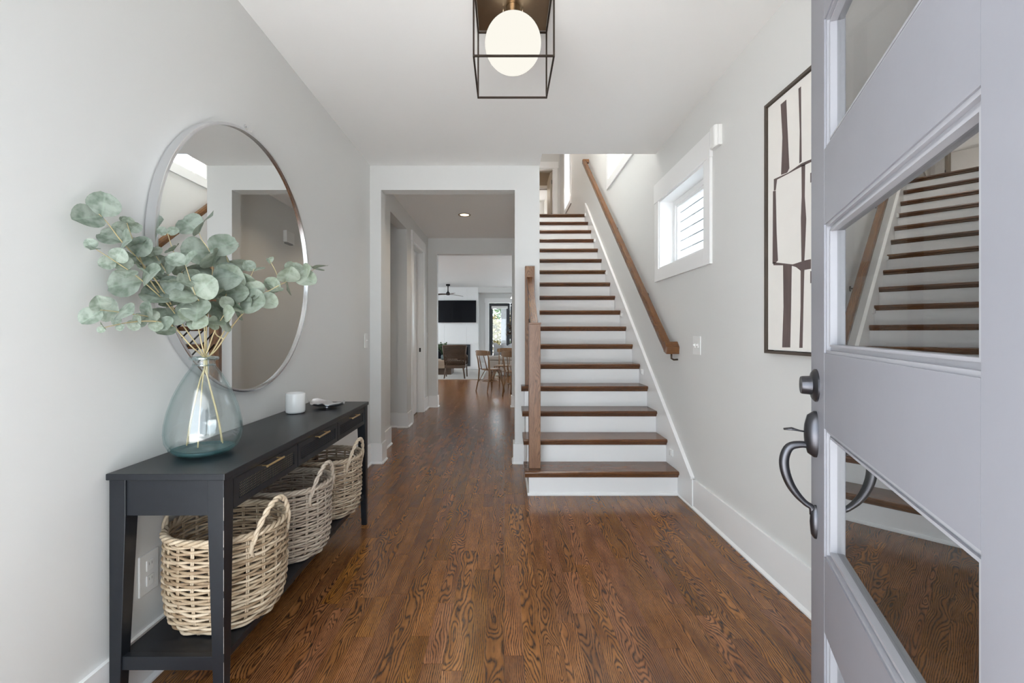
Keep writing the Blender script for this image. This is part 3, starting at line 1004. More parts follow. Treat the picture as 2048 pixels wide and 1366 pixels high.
# drawers
da, dbb = ly0 + LWd + 0.003, ly1 - LWd - 0.003
dl = (dbb - da) / 3
for k in range(3):
    a, b = da + k * dl + 0.0025, da + (k + 1) * dl - 0.0025
    z0_, z1_ = AB + 0.002, TZ - 0.034
    cy0, cy1, cz0, cz1 = a + 0.030, b - 0.030, z0_ + 0.022, z1_ - 0.022
    fr = MB()
    slab_grid(fr, 0, lx1 - 0.020, lx1 - 0.003, (a, b), (z0_, z1_), [(cy0, cy1, cz0, cz1)])
    d = fr.build('drawer', 'black_paint', ct)
    ln = MB()
    sp_ = 0.0085
    nn = int((cy1 - cy0) / sp_)
    for i in range(nn + 1):
        y = cy0 + i * (cy1 - cy0) / nn
        ln.box(lx1 - 0.0068, lx1 - 0.0055, y - 0.0015, y + 0.0015, cz0 - 0.002, cz1 + 0.002)
    nz = max(3, int((cz1 - cz0) / sp_))
    for i in range(nz + 1):
        z = cz0 + i * (cz1 - cz0) / nz
        ln.box(lx1 - 0.0062, lx1 - 0.0050, cy0 - 0.002, cy1 + 0.002, z - 0.0013, z + 0.0013)
    cp = ln.build('cane_mesh', 'black_paint', d)
    cp['kind'] = 'stuff'
    MB().box(lx1 - 0.012, lx1 - 0.0085, cy0 - 0.003, cy1 + 0.003, cz0 - 0.003, cz1 + 0.003).build('cane_backing', 'cane' if k == 0 else 'black_paint', d)
    yc = (a + b) / 2
    hh = MB().tube([(lx1 + 0.020, yc - 0.062, z1_ - 0.008), (lx1 + 0.020, yc + 0.062, z1_ - 0.008)], 0.0042, 10)
    for s in (-0.052, 0.052):
        hh.tube([(lx1 - 0.004, yc + s, z1_ - 0.008), (lx1 + 0.020, yc + s, z1_ - 0.008)], 0.003, 8)
    hh.build('handle', 'brass', d, smooth=True, autosmooth=40)

# ------------------------------------------------------------------ wicker baskets on the shelf
def make_basket():
    rr = random.Random(5)
    H = 0.318
    NS = 22

    def rad(z):
        f = z / H
        return 0.168 + 0.020 * min(1, f * 2.2) ** 0.6 - 0.012 * max(0, 0.12 - f) / 0.12 + 0.003 * math.sin(f * 3.1)
    root = thing('wicker_basket', 'x', 'basket', (0, 0, 0), group='wicker baskets on the console shelf')
    wv = MB()
    rows = 27
    for i in range(rows):
        z = 0.008 + i * (H - 0.022) / (rows - 1)
        pts = []
        n = NS * 4
        ph = (i % 2) * math.pi
        j1, j2 = rr.uniform(0, 6), rr.uniform(0, 6)
        rnd = rr.random()
        for k in range(n):
            th = 2 * math.pi * k / n
            rad_ = rad(z) + 0.0052 * math.cos(NS / 2 * th + ph) + 0.001 * math.sin(3 * th + j2)
            zz_ = z + 0.0020 * math.sin(2 * th + j1) + 0.0014 * math.sin(7 * th + j2)
            pts.append((rad_ * math.cos(th), rad_ * math.sin(th), zz_))
        wv.tube(pts, 0.0050 + rr.uniform(-0.0005, 0.0006), 6, closed=True, rnd=rnd)
    o = wv.build('woven_wall', 'wicker', root, smooth=True, world=False)
    o['kind'] = 'stuff'
    sk = MB()
    for k in range(NS):
        for d in (-0.016, 0.016):
            th = 2 * math.pi * k / NS + d
            sk.tube([(rad(z) * math.cos(th), rad(z) * math.sin(th), z) for z in (0.004, 0.06, 0.16, 0.24, H - 0.004)], 0.0031, 5, rnd=rr.random())
    o = sk.build('stakes', 'wicker', root, smooth=True, world=False)
    o['kind'] = 'stuff'
    rm = MB()
    for s in range(3):
        pts = []
        for k in range(120):
            th = 2 * math.pi * k / 120
            a = th * 13 + s * 2 * math.pi / 3
            r_ = rad(H) + 0.008 * math.cos(a) + 0.002
            pts.append((r_ * math.cos(th), r_ * math.sin(th), H + 0.006 * math.sin(a) + 0.002 * math.sin(3 * th)))
        rm.tube(pts, 0.0062, 6, closed=True, rnd=rr.random() * 0.6 + 0.3)
    rm.build('braided_rim', 'wicker', root, smooth=True, world=False)
    MB().lathe([(0.0, 0.004), (0.160, 0.004), (0.166, 0.010), (0.160, 0.016), (0.0, 0.014)], n=36).build('base', 'wicker', root, smooth=True, world=False)
    for side in (0, 1):
        hm = MB()
        th0 = 0.0 if side == 0 else math.pi
        for s in range(2):
            pts = []
            for k in range(41):
                f = k / 40
                th = th0 + (f - 0.5) * 1.0
                arch = math.sin(math.pi * f) ** 0.75
                z = H - 0.030 + 0.125 * arch
                r_ = rad(H) + 0.012
                a = f * 30 + s * math.pi
                c = Vector((r_ * math.cos(th), r_ * math.sin(th), z))
                t_ = Vector((-math.sin(th), math.cos(th), 0))
                n_ = Vector((math.cos(th), math.sin(th), 0))
                # offset strand round the arch centre line
                tang = Vector((0, 0, 1)) * math.cos(math.pi * f) * 0.8 + t_ * 0.6
                tang.normalize()
                b_ = tang.cross(n_)
                pts.append(c + n_ * (0.0048 * math.cos(a)) + b_ * (0.0048 * math.sin(a)))
            hm.tube(pts, 0.0058, 7, rnd=0.85 + 0.1 * s)
        # tail wound into the wall below each end
        for e in (-1, 1):
            th = th0 + e * 0.5
            hm.tube([((rad(H) + 0.010) * math.cos(th), (rad(H) + 0.010) * math.sin(th), H - 0.02),
                     ((rad(H) + 0.008) * math.cos(th + e * 0.03), (rad(H) + 0.008) * math.sin(th + e * 0.03), H - 0.055),
                     ((rad(H) + 0.002) * math.cos(th - e * 0.05), (rad(H) + 0.002) * math.sin(th - e * 0.05), H - 0.085)], [0.0085, 0.007, 0.004], 7, rnd=0.8)
        hm.build('handle', 'wicker', root, smooth=True, world=False)
    return root


def copy_tree(o, parent=None):
    c = o.copy()
    col.objects.link(c)
    c.parent = parent
    for ch in list(o.children):
        copy_tree(ch, c)
    return c


bk = make_basket()
BLAB = ['honey-coloured wicker basket on the console shelf, closest to the camera', 'greyish wicker basket between the two others on the console shelf',
        'wicker basket at the far end of the console shelf, by the hall opening']
for i, (x, y, rz, grey) in enumerate(((-1.012, 1.672, -0.16, 0.0), (-1.010, 2.115, -0.12, 0.75), (-1.010, 2.575, -0.10, 0.25))):
    b = bk if i == 0 else copy_tree(bk)
    b.location = (x, y, 0.199 if False else 0.1945)
    b.rotation_euler = (0, 0, rz)
    b['label'] = BLAB[i]
    for ch in b.children:
        ch.color = (grey, 0.5, 0.5, 1)

# ------------------------------------------------------------------ vase, cup, dish
VXc, VYc = -1.078, 1.635
vz = thing('glass_vase', 'pale blue-green glass bottle vase standing on the black console', 'vase', (VXc, VYc, TZ))
prof_o = [(0.0, 0.0005), (0.060, 0.0005), (0.085, 0.005), (0.105, 0.022), (0.118, 0.050), (0.1215, 0.080), (0.119, 0.115), (0.110, 0.160), (0.094, 0.210),
          (0.076, 0.250), (0.056, 0.286), (0.042, 0.306), (0.036, 0.317), (0.034, 0.328), (0.036, 0.334), (0.045, 0.338), (0.0465, 0.342), (0.045, 0.346), (0.038, 0.3475)]
prof_i = [(0.031, 0.344), (0.029, 0.330), (0.031, 0.318), (0.038, 0.303), (0.052, 0.283), (0.072, 0.247), (0.090, 0.208), (0.106, 0.159), (0.115, 0.115),
          (0.1175, 0.080), (0.113, 0.052), (0.098, 0.027), (0.070, 0.018), (0.030, 0.024), (0.0, 0.026)]
MB().lathe(prof_o + prof_i, (VXc, VYc, TZ + 0.0005), 56).build('glass_body', 'vase_glass', vz, smooth=True)
MB().lathe([(0.0, 0.003), (0.060, 0.003), (0.084, 0.008), (0.099, 0.022), (0.094, 0.022), (0.068, 0.014), (0.030, 0.017), (0.0, 0.020)], (VXc, VYc, TZ + 0.0005), 56).build('thick_base', 'vase_base_glass', vz, smooth=True)

lip = [(VXc + 0.041 * math.cos(a), VYc + 0.041 * math.sin(a), TZ + 0.3425) for a in [2 * math.pi * k / 48 for k in range(48)]]
MB().tube(lip, 0.0062, 10, closed=True).build('lip', 'vase_rim_glass', vz, smooth=True)
neck = [(VXc + 0.0352 * math.cos(a), VYc + 0.0352 * math.sin(a), TZ + 0.318) for a in [2 * math.pi * k / 48 for k in range(48)]]
MB().tube(neck, 0.0022, 8, closed=True).build('neck_ring', 'vase_rim_glass', vz, smooth=True)

cu = thing('ceramic_cup', 'plain white ceramic cup on the console behind the vase', 'cup', (-1.132, 2.47, TZ))
MB().lathe([(0.0, 0.001), (0.040, 0.001), (0.048, 0.005), (0.0505, 0.014), (0.0505, 0.106), (0.049, 0.1085), (0.0475, 0.106), (0.0465, 0.016), (0.040, 0.010), (0.0, 0.010)], (-1.132, 2.47, TZ), 40).build('cup_body', 'ceramic', cu, smooth=True, autosmooth=60)

ld = thing('leaf_dish', 'crinkled silver leaf-shaped dish at the far end of the console', 'dish', (-1.03, 2.665, TZ))
m = MB()
nu, nv = 22, 12
vs, fs = [], []
rr = random.Random(3)
for lay in (0, 1):
    for i in range(nu + 1):
        u = i / nu
        hw = 0.072 * math.sin(math.pi * min(1, u * 0.94 + 0.04)) ** 0.7 * (1 + 0.06 * math.sin(u * 40))
        for j in range(nv + 1):
            v = j / nv * 2 - 1
            x = (u - 0.5) * 0.235
            y = v * hw
            z = 0.007 + 0.018 * v * v + 0.020 * (abs(u - 0.5) * 2) ** 2.5 + 0.003 * math.sin(u * 26 + abs(v) * 5) * abs(v) + 0.006 * math.sin(u * 9) * v
            a = math.radians(-18)
            X = x * math.cos(a) - y * math.sin(a)
            Yq = x * math.sin(a) + y * math.cos(a)
            vs.append((-1.032 + X, 2.655 + Yq, TZ + z - 0.0025 * lay))
n1 = (nu + 1) * (nv + 1)
for i in range(nu):
    for j in range(nv):
        a = i * (nv + 1) + j
        fs.append((a, a + nv + 1, a + nv + 2, a + 1))
        fs.append((n1 + a, n1 + a + 1, n1 + a + nv + 2, n1 + a + nv + 1))
edge = [j for j in range(nv + 1)] + [i * (nv + 1) + nv for i in range(1, nu + 1)] + [nu * (nv + 1) + j for j in range(nv - 1, -1, -1)] + [i * (nv + 1) for i in range(nu - 1, 0, -1)]
for k in range(len(edge)):
    a, b = edge[k], edge[(k + 1) % len(edge)]
    fs.append((a, b, n1 + b, n1 + a))
m.add(vs, fs)
m.build('dish_body', 'silver', ld, smooth=True, autosmooth=50)
MB().lathe([(0.020, 0.0005), (0.018, 0.003), (0.020, 0.0075)], (-1.032, 2.655, TZ), 20).build('foot', 'silver', ld, smooth=True)

# ------------------------------------------------------------------ eucalyptus in the vase
def leaf_mesh(name, fold, curl, asp):
    """unit leaf: starts at the origin, grows along +x, one unit long"""
    n = 8
    vs, fs = [], []
    cols = 4
    for i in range(n + 1):
        u = i / n
        hw = 0.56 * asp * math.sin(math.pi * (0.03 + 0.94 * u) ** 0.92) ** 0.55
        if i == 0:
            hw *= 0.25
        for j in range(-cols // 2, cols // 2 + 1):
            v = j / (cols / 2)
            y = hw * v
            z = fold * abs(y) + curl * (u - 0.5) ** 2 - curl * 0.25 + 0.03 * math.sin(u * 5 + v * 2)
            vs.append((u, y, z))
    w_ = cols + 1
    for i in range(n):
        for j in range(cols):
            a = i * w_ + j
            fs.append((a, a + w_, a + w_ + 1, a + 1))
    me = bpy.data.meshes.new(name)
    me.from_pydata(vs, [], fs)
    me.polygons.foreach_set('use_smooth', [True] * len(me.polygons))
    me.materials.append(MATS['eucalyptus_leaf'])
    return me


LM = [leaf_mesh('leaf', f, c, a) for f, c, a in ((0.12, -0.18, 1.0), (0.25, -0.12, 0.92), (0.05, -0.3, 1.05), (0.35, 0.1, 0.85), (0.18, 0.22, 0.98))]
erng = random.Random(11)


def depth(x, off=0.0):
    return 1.625 + (x - 410) * 0.00152 + off


def add_leaf(parent, org, p, d, nrm, size, warm):
    """p attach point, d growth direction, nrm face direction"""
    d = d.normalized()
    z = (nrm - d * nrm.dot(d)).normalized()
    y = z.cross(d)
    M = Matrix((d, y, z)).transposed().to_4x4()
    o = bpy.data.objects.new('leaf', erng.choice(LM))
    o.matrix_world = Matrix.Translation(p - org) @ M @ Matrix.Scale(size, 4)
    o.color = (warm, 0.5, 0.5, 1)
    col.objects.link(o)
    o.parent = parent
    return o


MAIN = {}


def twig(parent, org, stems, pts, leaves, off=0.0, r0=0.0024, r1=0.0011, warm=0.2, down=None):
    """pts: photo pixels from the tip down to the neck; leaves: (pixel x, y, leaf length in px, tilt)"""
    P3 = [P(x, y, depth(x, off * (1 if k < len(pts) - 2 else 0.3))) for k, (x, y) in enumerate(pts)]
    if down:
        P3 += [P(412, 722, 1.635) + Vector((erng.uniform(-0.012, 0.012), erng.uniform(-0.012, 0.012), 0))]
        P3 += [Vector(q) for q in down]
    else:      # a side shoot: grows from the branch's main stem
        main = MAIN[parent.name]
        low = [q for q in main if q.z < P3[-1].z - 0.015] or main[-8:]
        P3 += [min(low, key=lambda q: (q - P3[-1]).length)]
    # smooth
    S = []
    for i in range(len(P3) - 1):
        a, b, c, d_ = P3[max(i - 1, 0)], P3[i], P3[i + 1], P3[min(i + 2, len(P3) - 1)]
        for s in range(5):
            f = s / 5
            S.append(0.5 * (2 * b + (c - a) * f + (2 * a - 5 * b + 4 * c - d_) * f * f + (3 * b - a - 3 * c + d_) * f ** 3))
    S.append(P3[-1])
    n = len(S)
    if down:
        MAIN[parent.name] = S
    stems.tube(S, [r1 + (r0 - r1) * min(1, i / (n * 0.6)) for i in range(n)], 6)
    ph = erng.uniform(0, 3.14)
    for li, (x, y, L, sp) in enumerate(leaves):
        c = P(x, y, depth(x, off))
        # nearest stem sample and its direction
        k = min(range(n), key=lambda i: (S[i] - c).length)
        c = S[k]
        t = (S[max(k - 2, 0)] - S[min(k + 2, n - 1)]).normalized()      # towards the tip
        view = (Vector((0, 0, HC)) - c).normalized()
        size = L * 1.12 * c.y / F
        w_ = warm + erng.uniform(-0.15, 0.2)
        ph += 1.57 + erng.uniform(-0.5, 0.5)
        s0 = t.orthogonal().normalized()
        s1 = t.cross(s0)
        side = s0 * math.cos(ph) + s1 * math.sin(ph)
        for e in (1, -1):
            dirn = (side * e * 0.9 + t * (0.25 + sp) + Vector((erng.uniform(-.2, .2), erng.uniform(-.2, .2), erng.uniform(-.2, .2)))).normalized()
            # keep the sheet away from the wall behind
            if c.x + dirn.x * size < LW + 0.02:
                dirn.x = max(dirn.x, (LW + 0.02 - c.x) / max(size, 1e-3))
                dirn = dirn.normalized()
            nrm = (t * 0.5 + view * 1.0 + Vector((erng.uniform(-.5, .5), erng.uniform(-.5, .5), erng.uniform(-.2, .7)))).normalized()
            add_leaf(parent, org, c, dirn, nrm, size * erng.uniform(0.88, 1.1), max(0, min(1, w_)))


def stem_end(x, y, Y):
    return P(x, y, Y)


NECK = Vector((VXc, VYc, TZ + 0.31))
def brk(label):
    o = thing('eucalyptus_branch', label, 'branch', (VXc, VYc, TZ + 0.03), group='eucalyptus branches in the vase')
    return o, Vector((VXc, VYc, TZ + 0.03)), MB()


def inside(dx, dy):
    return [(VXc + dx * 0.25, VYc + dy * 0.25, TZ + 0.26), (VXc + dx * 0.75, VYc + dy * 0.75, TZ + 0.13), (VXc + dx, VYc + dy, TZ + 0.034)]


# spray reaching up and to the left, towards the camera
e1, g1, s1 = brk('eucalyptus branch reaching up along the wall to the leftmost round leaves')
twig(e1, g1, s1, [(190, 497), (232, 524), (274, 553), (332, 605), (366, 651)],
     [(190, 497, 20, .6), (232, 524, 25, .2), (256, 541, 30, 0), (290, 565, 48, 0), (320, 592, 44, 0), (350, 628, 34, 0)], 0.0, warm=0.12, down=inside(-0.058, 0.0))
twig(e1, g1, s1, [(198, 428), (216, 447), (245, 485), (278, 520), (318, 570), (360, 640)],
     [(203, 432, 46, .5), (245, 486, 42, .0), (272, 514, 36, 0), (300, 548, 40, 0), (325, 580, 34, 0)], 0.03, warm=0.05)
twig(e1, g1, s1, [(254, 446), (262, 470), (276, 505), (300, 560), (345, 620)],
     [(254, 447, 15, .6), (260, 466, 25, .1), (270, 490, 24, 0), (286, 528, 28, 0)], 0.045, warm=0.25)
s1.build('stem', 'stalk', e1, smooth=True)

e2, g2, s2 = brk('low eucalyptus branch drooping left beside the mirror frame')
twig(e2, g2, s2, [(200, 620), (230, 623), (270, 629), (310, 636), (345, 650), (380, 690)],
     [(203, 620, 34, .5), (236, 623, 38, 0), (297, 633, 28, 0), (322, 640, 32, -.2), (352, 655, 34, 0)], -0.02, warm=0.08, down=inside(-0.045, -0.025))
twig(e2, g2, s2, [(209, 655), (240, 648), (275, 643), (312, 643), (345, 652), (380, 690)],
     [(209, 655, 14, .6), (240, 648, 14, 0), (274, 643, 17, 0), (310, 643, 22, 0)], -0.035, warm=0.3)
s2.build('stem', 'stalk', e2, smooth=True)

e3, g3, s3 = brk('tall central eucalyptus branch topped by a pair of large round leaves')
twig(e3, g3, s3, [(397, 462), (404, 480), (419, 503), (425, 540), (420, 590), (413, 650)],
     [(398, 464, 50, .5), (419, 500, 46, .0), (424, 535, 50, 0), (424, 560, 46, 0), (419, 600, 44, 0), (414, 630, 36, 0)], 0.03, warm=0.22, down=inside(0.045, 0.03))
twig(e3, g3, s3, [(335, 466), (344, 495), (358, 530), (372, 570), (392, 640)],
     [(335, 467, 18, .1), (345, 500, 22, 0), (356, 524, 26, 0), (368, 556, 30, 0), (380, 600, 34, 0)], 0.05, warm=0.3)
twig(e3, g3, s3, [(312, 512), (330, 540), (352, 575), (385, 635)],
     [(313, 514, 24, .2), (328, 537, 30, 0), (345, 565, 32, 0), (362, 592, 34, 0)], 0.02, warm=0.15)
s3.build('stem', 'stalk', e3, smooth=True)

e4, g4, s4 = brk('eucalyptus branch at the front of the bunch with broad layered leaves')
twig(e4, g4, s4, [(371, 530), (381, 562), (391, 590), (408, 620), (409, 660)],
     [(371, 531, 32, .3), (381, 560, 36, .0), (391, 589, 44, 0), (406, 616, 48, 0), (409, 640, 34, -.3)], -0.055, warm=0.25, down=inside(0.015, -0.055))
twig(e4, g4, s4, [(458, 618), (444, 636), (428, 665), (416, 700)],
     [(458, 620, 26, .3), (446, 632, 28, 0), (436, 650, 28, -.2)], -0.05, warm=0.8)
twig(e4, g4, s4, [(386, 640), (396, 655), (404, 690)],
     [(388, 642, 30, .1), (398, 660, 20, 0)], -0.06, warm=0.75)
s4.build('stem', 'stalk', e4, smooth=True)

e5, g5, s5 = brk('slender eucalyptus branch arching right across the mirror')
twig(e5, g5, s5, [(632, 536), (613, 547), (593, 552), (571, 564), (543, 579), (518, 594), (474, 640), (432, 700)],
     [(628, 537, 28, .2), (611, 548, 24, .0), (592, 553, 34, 0), (571, 565, 34, 0), (545, 578, 24, 0), (520, 593, 32, 0), (500, 612, 26, 0)], -0.02, warm=0.55, down=inside(0.06, 0.012))
twig(e5, g5, s5, [(508, 538), (496, 565), (480, 600), (452, 655), (424, 705)],
     [(508, 541, 20, .2), (497, 562, 30, 0), (482, 596, 42, 0), (468, 622, 32, 0), (486, 590, 30, 0)], 0.0, warm=0.4)
twig(e5, g5, s5, [(458, 488), (453, 512), (462, 545), (452, 590), (430, 660)],
     [(458, 489, 18, .2), (454, 508, 18, 0), (463, 535, 38, 0), (458, 566, 40, 0), (448, 598, 36, 0), (440, 622, 30, 0)], 0.04, warm=0.45)
twig(e5, g5, s5, [(540, 522), (552, 545), (556, 570), (520, 592), (470, 645)],
     [(541, 525, 12, .5), (556, 566, 22, 0), (535, 583, 30, 0)], 0.03, warm=0.55)
s5.build('stem', 'stalk', e5, smooth=True)

# ------------------------------------------------------------------ round mirror
MYc, MZc, MR = 2.172, 1.537, 0.612
mr = thing('round_mirror', 'large round wall mirror in a thin silver metal frame', 'mirror', (LW, MYc, MZc))
m = MB()
n = 96
pr = [(MR - 0.012, 0.006), (MR, 0.006), (MR, 0.040), (MR - 0.004, 0.0425), (MR - 0.012, 0.0425), (MR - 0.0125, 0.030)]
vs, fs = [], []
for k in range(n):
    a = 2 * math.pi * k / n
    for (r_, x) in pr:
        vs.append((LW + x, MYc + r_ * math.cos(a), MZc + r_ * math.sin(a)))
q = len(pr)
for k in range(n):
    l = (k + 1) % n
    for i in range(q):
        j = (i + 1) % q
        fs.append((k * q + i, l * q + i, l * q + j, k * q + j))
m.add(vs, fs)
m.build('metal_frame', 'steel_frame', mr, smooth=True, autosmooth=40)
MB().lathe([(MR - 0.0122, 0.012), (MR - 0.0122, 0.031)], (LW, MYc, MZc), 96, axis=0).build('mirror_plate', 'mirror_glass', mr)
MB().lathe([(MR - 0.0125, 0.004), (MR - 0.0125, 0.012)], (LW, MYc, MZc), 64, axis=0).build('backing', 'art_frame', mr)
hk = thing('wall_hook', 'small bright metal hook on the wall above the round mirror', 'hook', (LW, MYc, MZc + MR + 0.02))
m = MB().tube([(LW + 0.001, MYc, MZc + MR + 0.040), (LW + 0.012, MYc, MZc + MR + 0.036), (LW + 0.014, MYc, MZc + MR + 0.010), (LW + 0.024, MYc, MZc + MR + 0.006), (LW + 0.030, MYc, MZc + MR + 0.016)], 0.003, 8)
m.build('hook_wire', 'chrome', hk, smooth=True)
MB().lathe([(0.009, 0.0005), (0.009, 0.004), (0.004, 0.006)], (LW, MYc, MZc + MR + 0.040), 16, axis=0).build('nail_plate', 'chrome', hk, smooth=True, autosmooth=40)

# ------------------------------------------------------------------ ceiling lamp
LXc, LYc, LS = 0.042, 2.126, 0.352
LZ0 = 2.388
lp = thing('ceiling_lamp', 'square black-bronze cage ceiling lamp with a glowing white globe', 'lamp', (LXc, LYc, CEIL))
h = LS / 2
b_ = 0.0075
bars = []
for sx in (-1, 1):
    for sy in (-1, 1):
        x, y = LXc + sx * (h - b_ / 2), LYc + sy * (h - b_ / 2)
        MB().box(x - b_ / 2, x + b_ / 2, y - b_ / 2, y + b_ / 2, LZ0, CEIL - 0.001).build('upright', 'lamp_bronze', lp)
for s in (-1, 1):
    for z in (LZ0 + b_ / 2, CEIL - 0.03):
        x = LXc + s * (h - b_ / 2)
        MB().box(x - b_ / 2, x + b_ / 2, LYc - h + b_, LYc + h - b_, z - b_ / 2, z + b_ / 2).build('cage_bar', 'lamp_bronze', lp)
        y = LYc + s * (h - b_ / 2)
        MB().box(LXc - h + b_, LXc + h - b_, y - b_ / 2, y + b_ / 2, z - b_ / 2, z + b_ / 2).build('cage_bar', 'lamp_bronze', lp)
MB().box(LXc - h + b_, LXc + h - b_, LYc - h + b_, LYc + h - b_, CEIL - 0.026, CEIL - 0.001).build('canopy', 'brushed_brass', lp, bevel=0.004)
GZ, GR = 2.552, 0.131
MB().sphere((LXc, LYc, GZ), GR, 48, 28).build('globe', 'lamp_glow', lp, smooth=True)
m = MB().lathe([(0.030, CEIL - 0.027 - 0.045), (0.034, CEIL - 0.027 - 0.02), (0.034, CEIL - 0.027)], (LXc, LYc, 0), 24)
m.build('socket', 'brushed_brass', lp, smooth=True, autosmooth=40)
for dx in (-0.045, 0.0, 0.045):
    MB().tube([(LXc + dx, LYc + (0.0 if dx else 0.05), CEIL - 0.027), (LXc + dx, LYc + (0.0 if dx else 0.05), CEIL - 0.06)], 0.004, 8).build('screw_stem', 'chrome', lp, smooth=True)

# recessed light in the hall
rl = thing('recessed_light', 'round recessed light with metal ring in the hall ceiling', 'light', (-0.515, 5.93, CEIL))
MB().lathe([(0.082, -0.004), (0.080, -0.009), (0.066, -0.009), (0.058, -0.002), (0.058, -0.001)], (-0.515, 5.93, CEIL), 32).build('trim_ring', 'brushed_brass', rl, smooth=True, autosmooth=40)
MB().lathe([(0.0, -0.0045), (0.057, -0.0045), (0.057, -0.003), (0.0, -0.003)], (-0.515, 5.93, CEIL), 32).build('diffuser', 'can_glow', rl)
ld_ = bpy.data.lights.new('recessed_lamp', 'SPOT')
ld_.energy = 1.8
ld_.color = (1.0, 0.80, 0.58)
ld_.spot_size = math.radians(130)
ld_.spot_blend = 0.6
ld_.shadow_soft_size = 0.05
lo = bpy.data.objects.new('recessed_lamp', ld_)
lo.location = (-0.515, 5.93, CEIL - 0.03)
col.objects.link(lo)

ul_ = thing('upper_fill_light', 'added fill light on the upper landing ceiling above the stairs', 'light', (0.3, 8.6, UC))  # unseen lamp added to brighten the stairwell and landing
MB().lathe([(0.15, -0.02), (0.16, -0.0005)], (0.3, 8.6, UC), 32).build('canopy', 'brushed_brass', ul_, smooth=True, autosmooth=40)
MB().lathe([(0.0, -0.09), (0.08, -0.08), (0.13, -0.05), (0.14, -0.0205)], (0.3, 8.6, UC), 32).build('diffuser', 'upper_fill_glow', ul_, smooth=True)
ch = thing('stair_fill_lamp', 'added fill globe hidden high in the stairwell', 'lamp', (0.82, 5.1, UC))  # lamp added above the sight line to brighten stairs and wall
MB().tube([(0.82, 5.1, UC - 0.02), (0.82, 5.1, 4.75)], 0.005, 6).build('cord', 'dark_metal', ch)
MB().lathe([(0.06, UC - 0.02), (0.06, UC - 0.0005)], (0.82, 5.1, 0), 20).build('canopy', 'dark_metal', ch)
MB().sphere((0.82, 5.1, 4.62), 0.14, 32, 18).build('globe', 'upper_fill_glow', ch, smooth=True)
bl_ = thing('upper_fill_light', 'added fill light in the bedroom beyond the landing', 'light', (0.2, 11.5, UC))  # unseen lamp added to brighten the bedroom
MB().lathe([(0.0, -0.09), (0.08, -0.08), (0.13, -0.05), (0.14, -0.0005)], (0.2, 11.5, UC), 32).build('diffuser', 'bedroom_fill_glow', bl_, smooth=True)
bb_ = thing('upper_fill_light', 'added fill light in the white bathroom upstairs', 'light', (0.2, 13.6, UC))  # unseen lamp added to brighten the bathroom
MB().lathe([(0.0, -0.09), (0.08, -0.08), (0.13, -0.05), (0.14, -0.0005)], (0.2, 13.6, UC), 32).build('diffuser', 'upper_fill_glow', bb_, smooth=True)
fill_can = thing('recessed_light', 'added unseen fill light nearer the entry in the hall ceiling', 'light', (-0.515, 4.75, CEIL))  # second can added behind the header as hall fill
MB().lathe([(0.082, -0.004), (0.080, -0.009), (0.066, -0.009), (0.058, -0.002), (0.058, -0.001)], (-0.515, 4.75, CEIL), 32).build('trim_ring', 'brushed_brass', fill_can, smooth=True, autosmooth=40)
MB().lathe([(0.0, -0.0045), (0.057, -0.0045), (0.057, -0.003), (0.0, -0.003)], (-0.515, 4.75, CEIL), 32).build('diffuser', 'can_glow', fill_can)
lo2 = bpy.data.objects.new('recessed_lamp', ld_)
lo2.location = (-0.515, 4.75, CEIL - 0.03)
col.objects.link(lo2)

ld3 = bpy.data.lights.new('living_fill_lamp', 'SPOT')  # fill spots added out of view to lift the living room
ld3.energy = 6
ld3.color = (0.95, 0.98, 1.0)
ld3.spot_size = math.radians(150)
ld3.spot_blend = 0.7
ld3.shadow_soft_size = 0.06
for (x, y, lab) in ((-2.8, 9.2, 'added living room fill light closest to the hall, left side'), (-2.8, 11.4, 'added living room fill light left of the rug'), (0.75, 11.6, 'added living room fill light above the bench'), (0.85, 8.6, 'added living room fill light beside the dining table')):
    t = thing('recessed_light', lab, 'light', (x, y, CEIL))
    MB().lathe([(0.082, -0.004), (0.080, -0.009), (0.066, -0.009), (0.058, -0.002), (0.058, -0.001)], (x, y, CEIL), 24).build('trim_ring', 'plastic', t, smooth=True, autosmooth=40)
    MB().lathe([(0.0, -0.0045), (0.057, -0.0045), (0.057, -0.003), (0.0, -0.003)], (x, y, CEIL), 24).build('diffuser', 'can_glow', t)
    l_ = bpy.data.objects.new('living_fill_lamp', ld3)
    l_.location = (x, y, CEIL - 0.03)
    col.objects.link(l_)

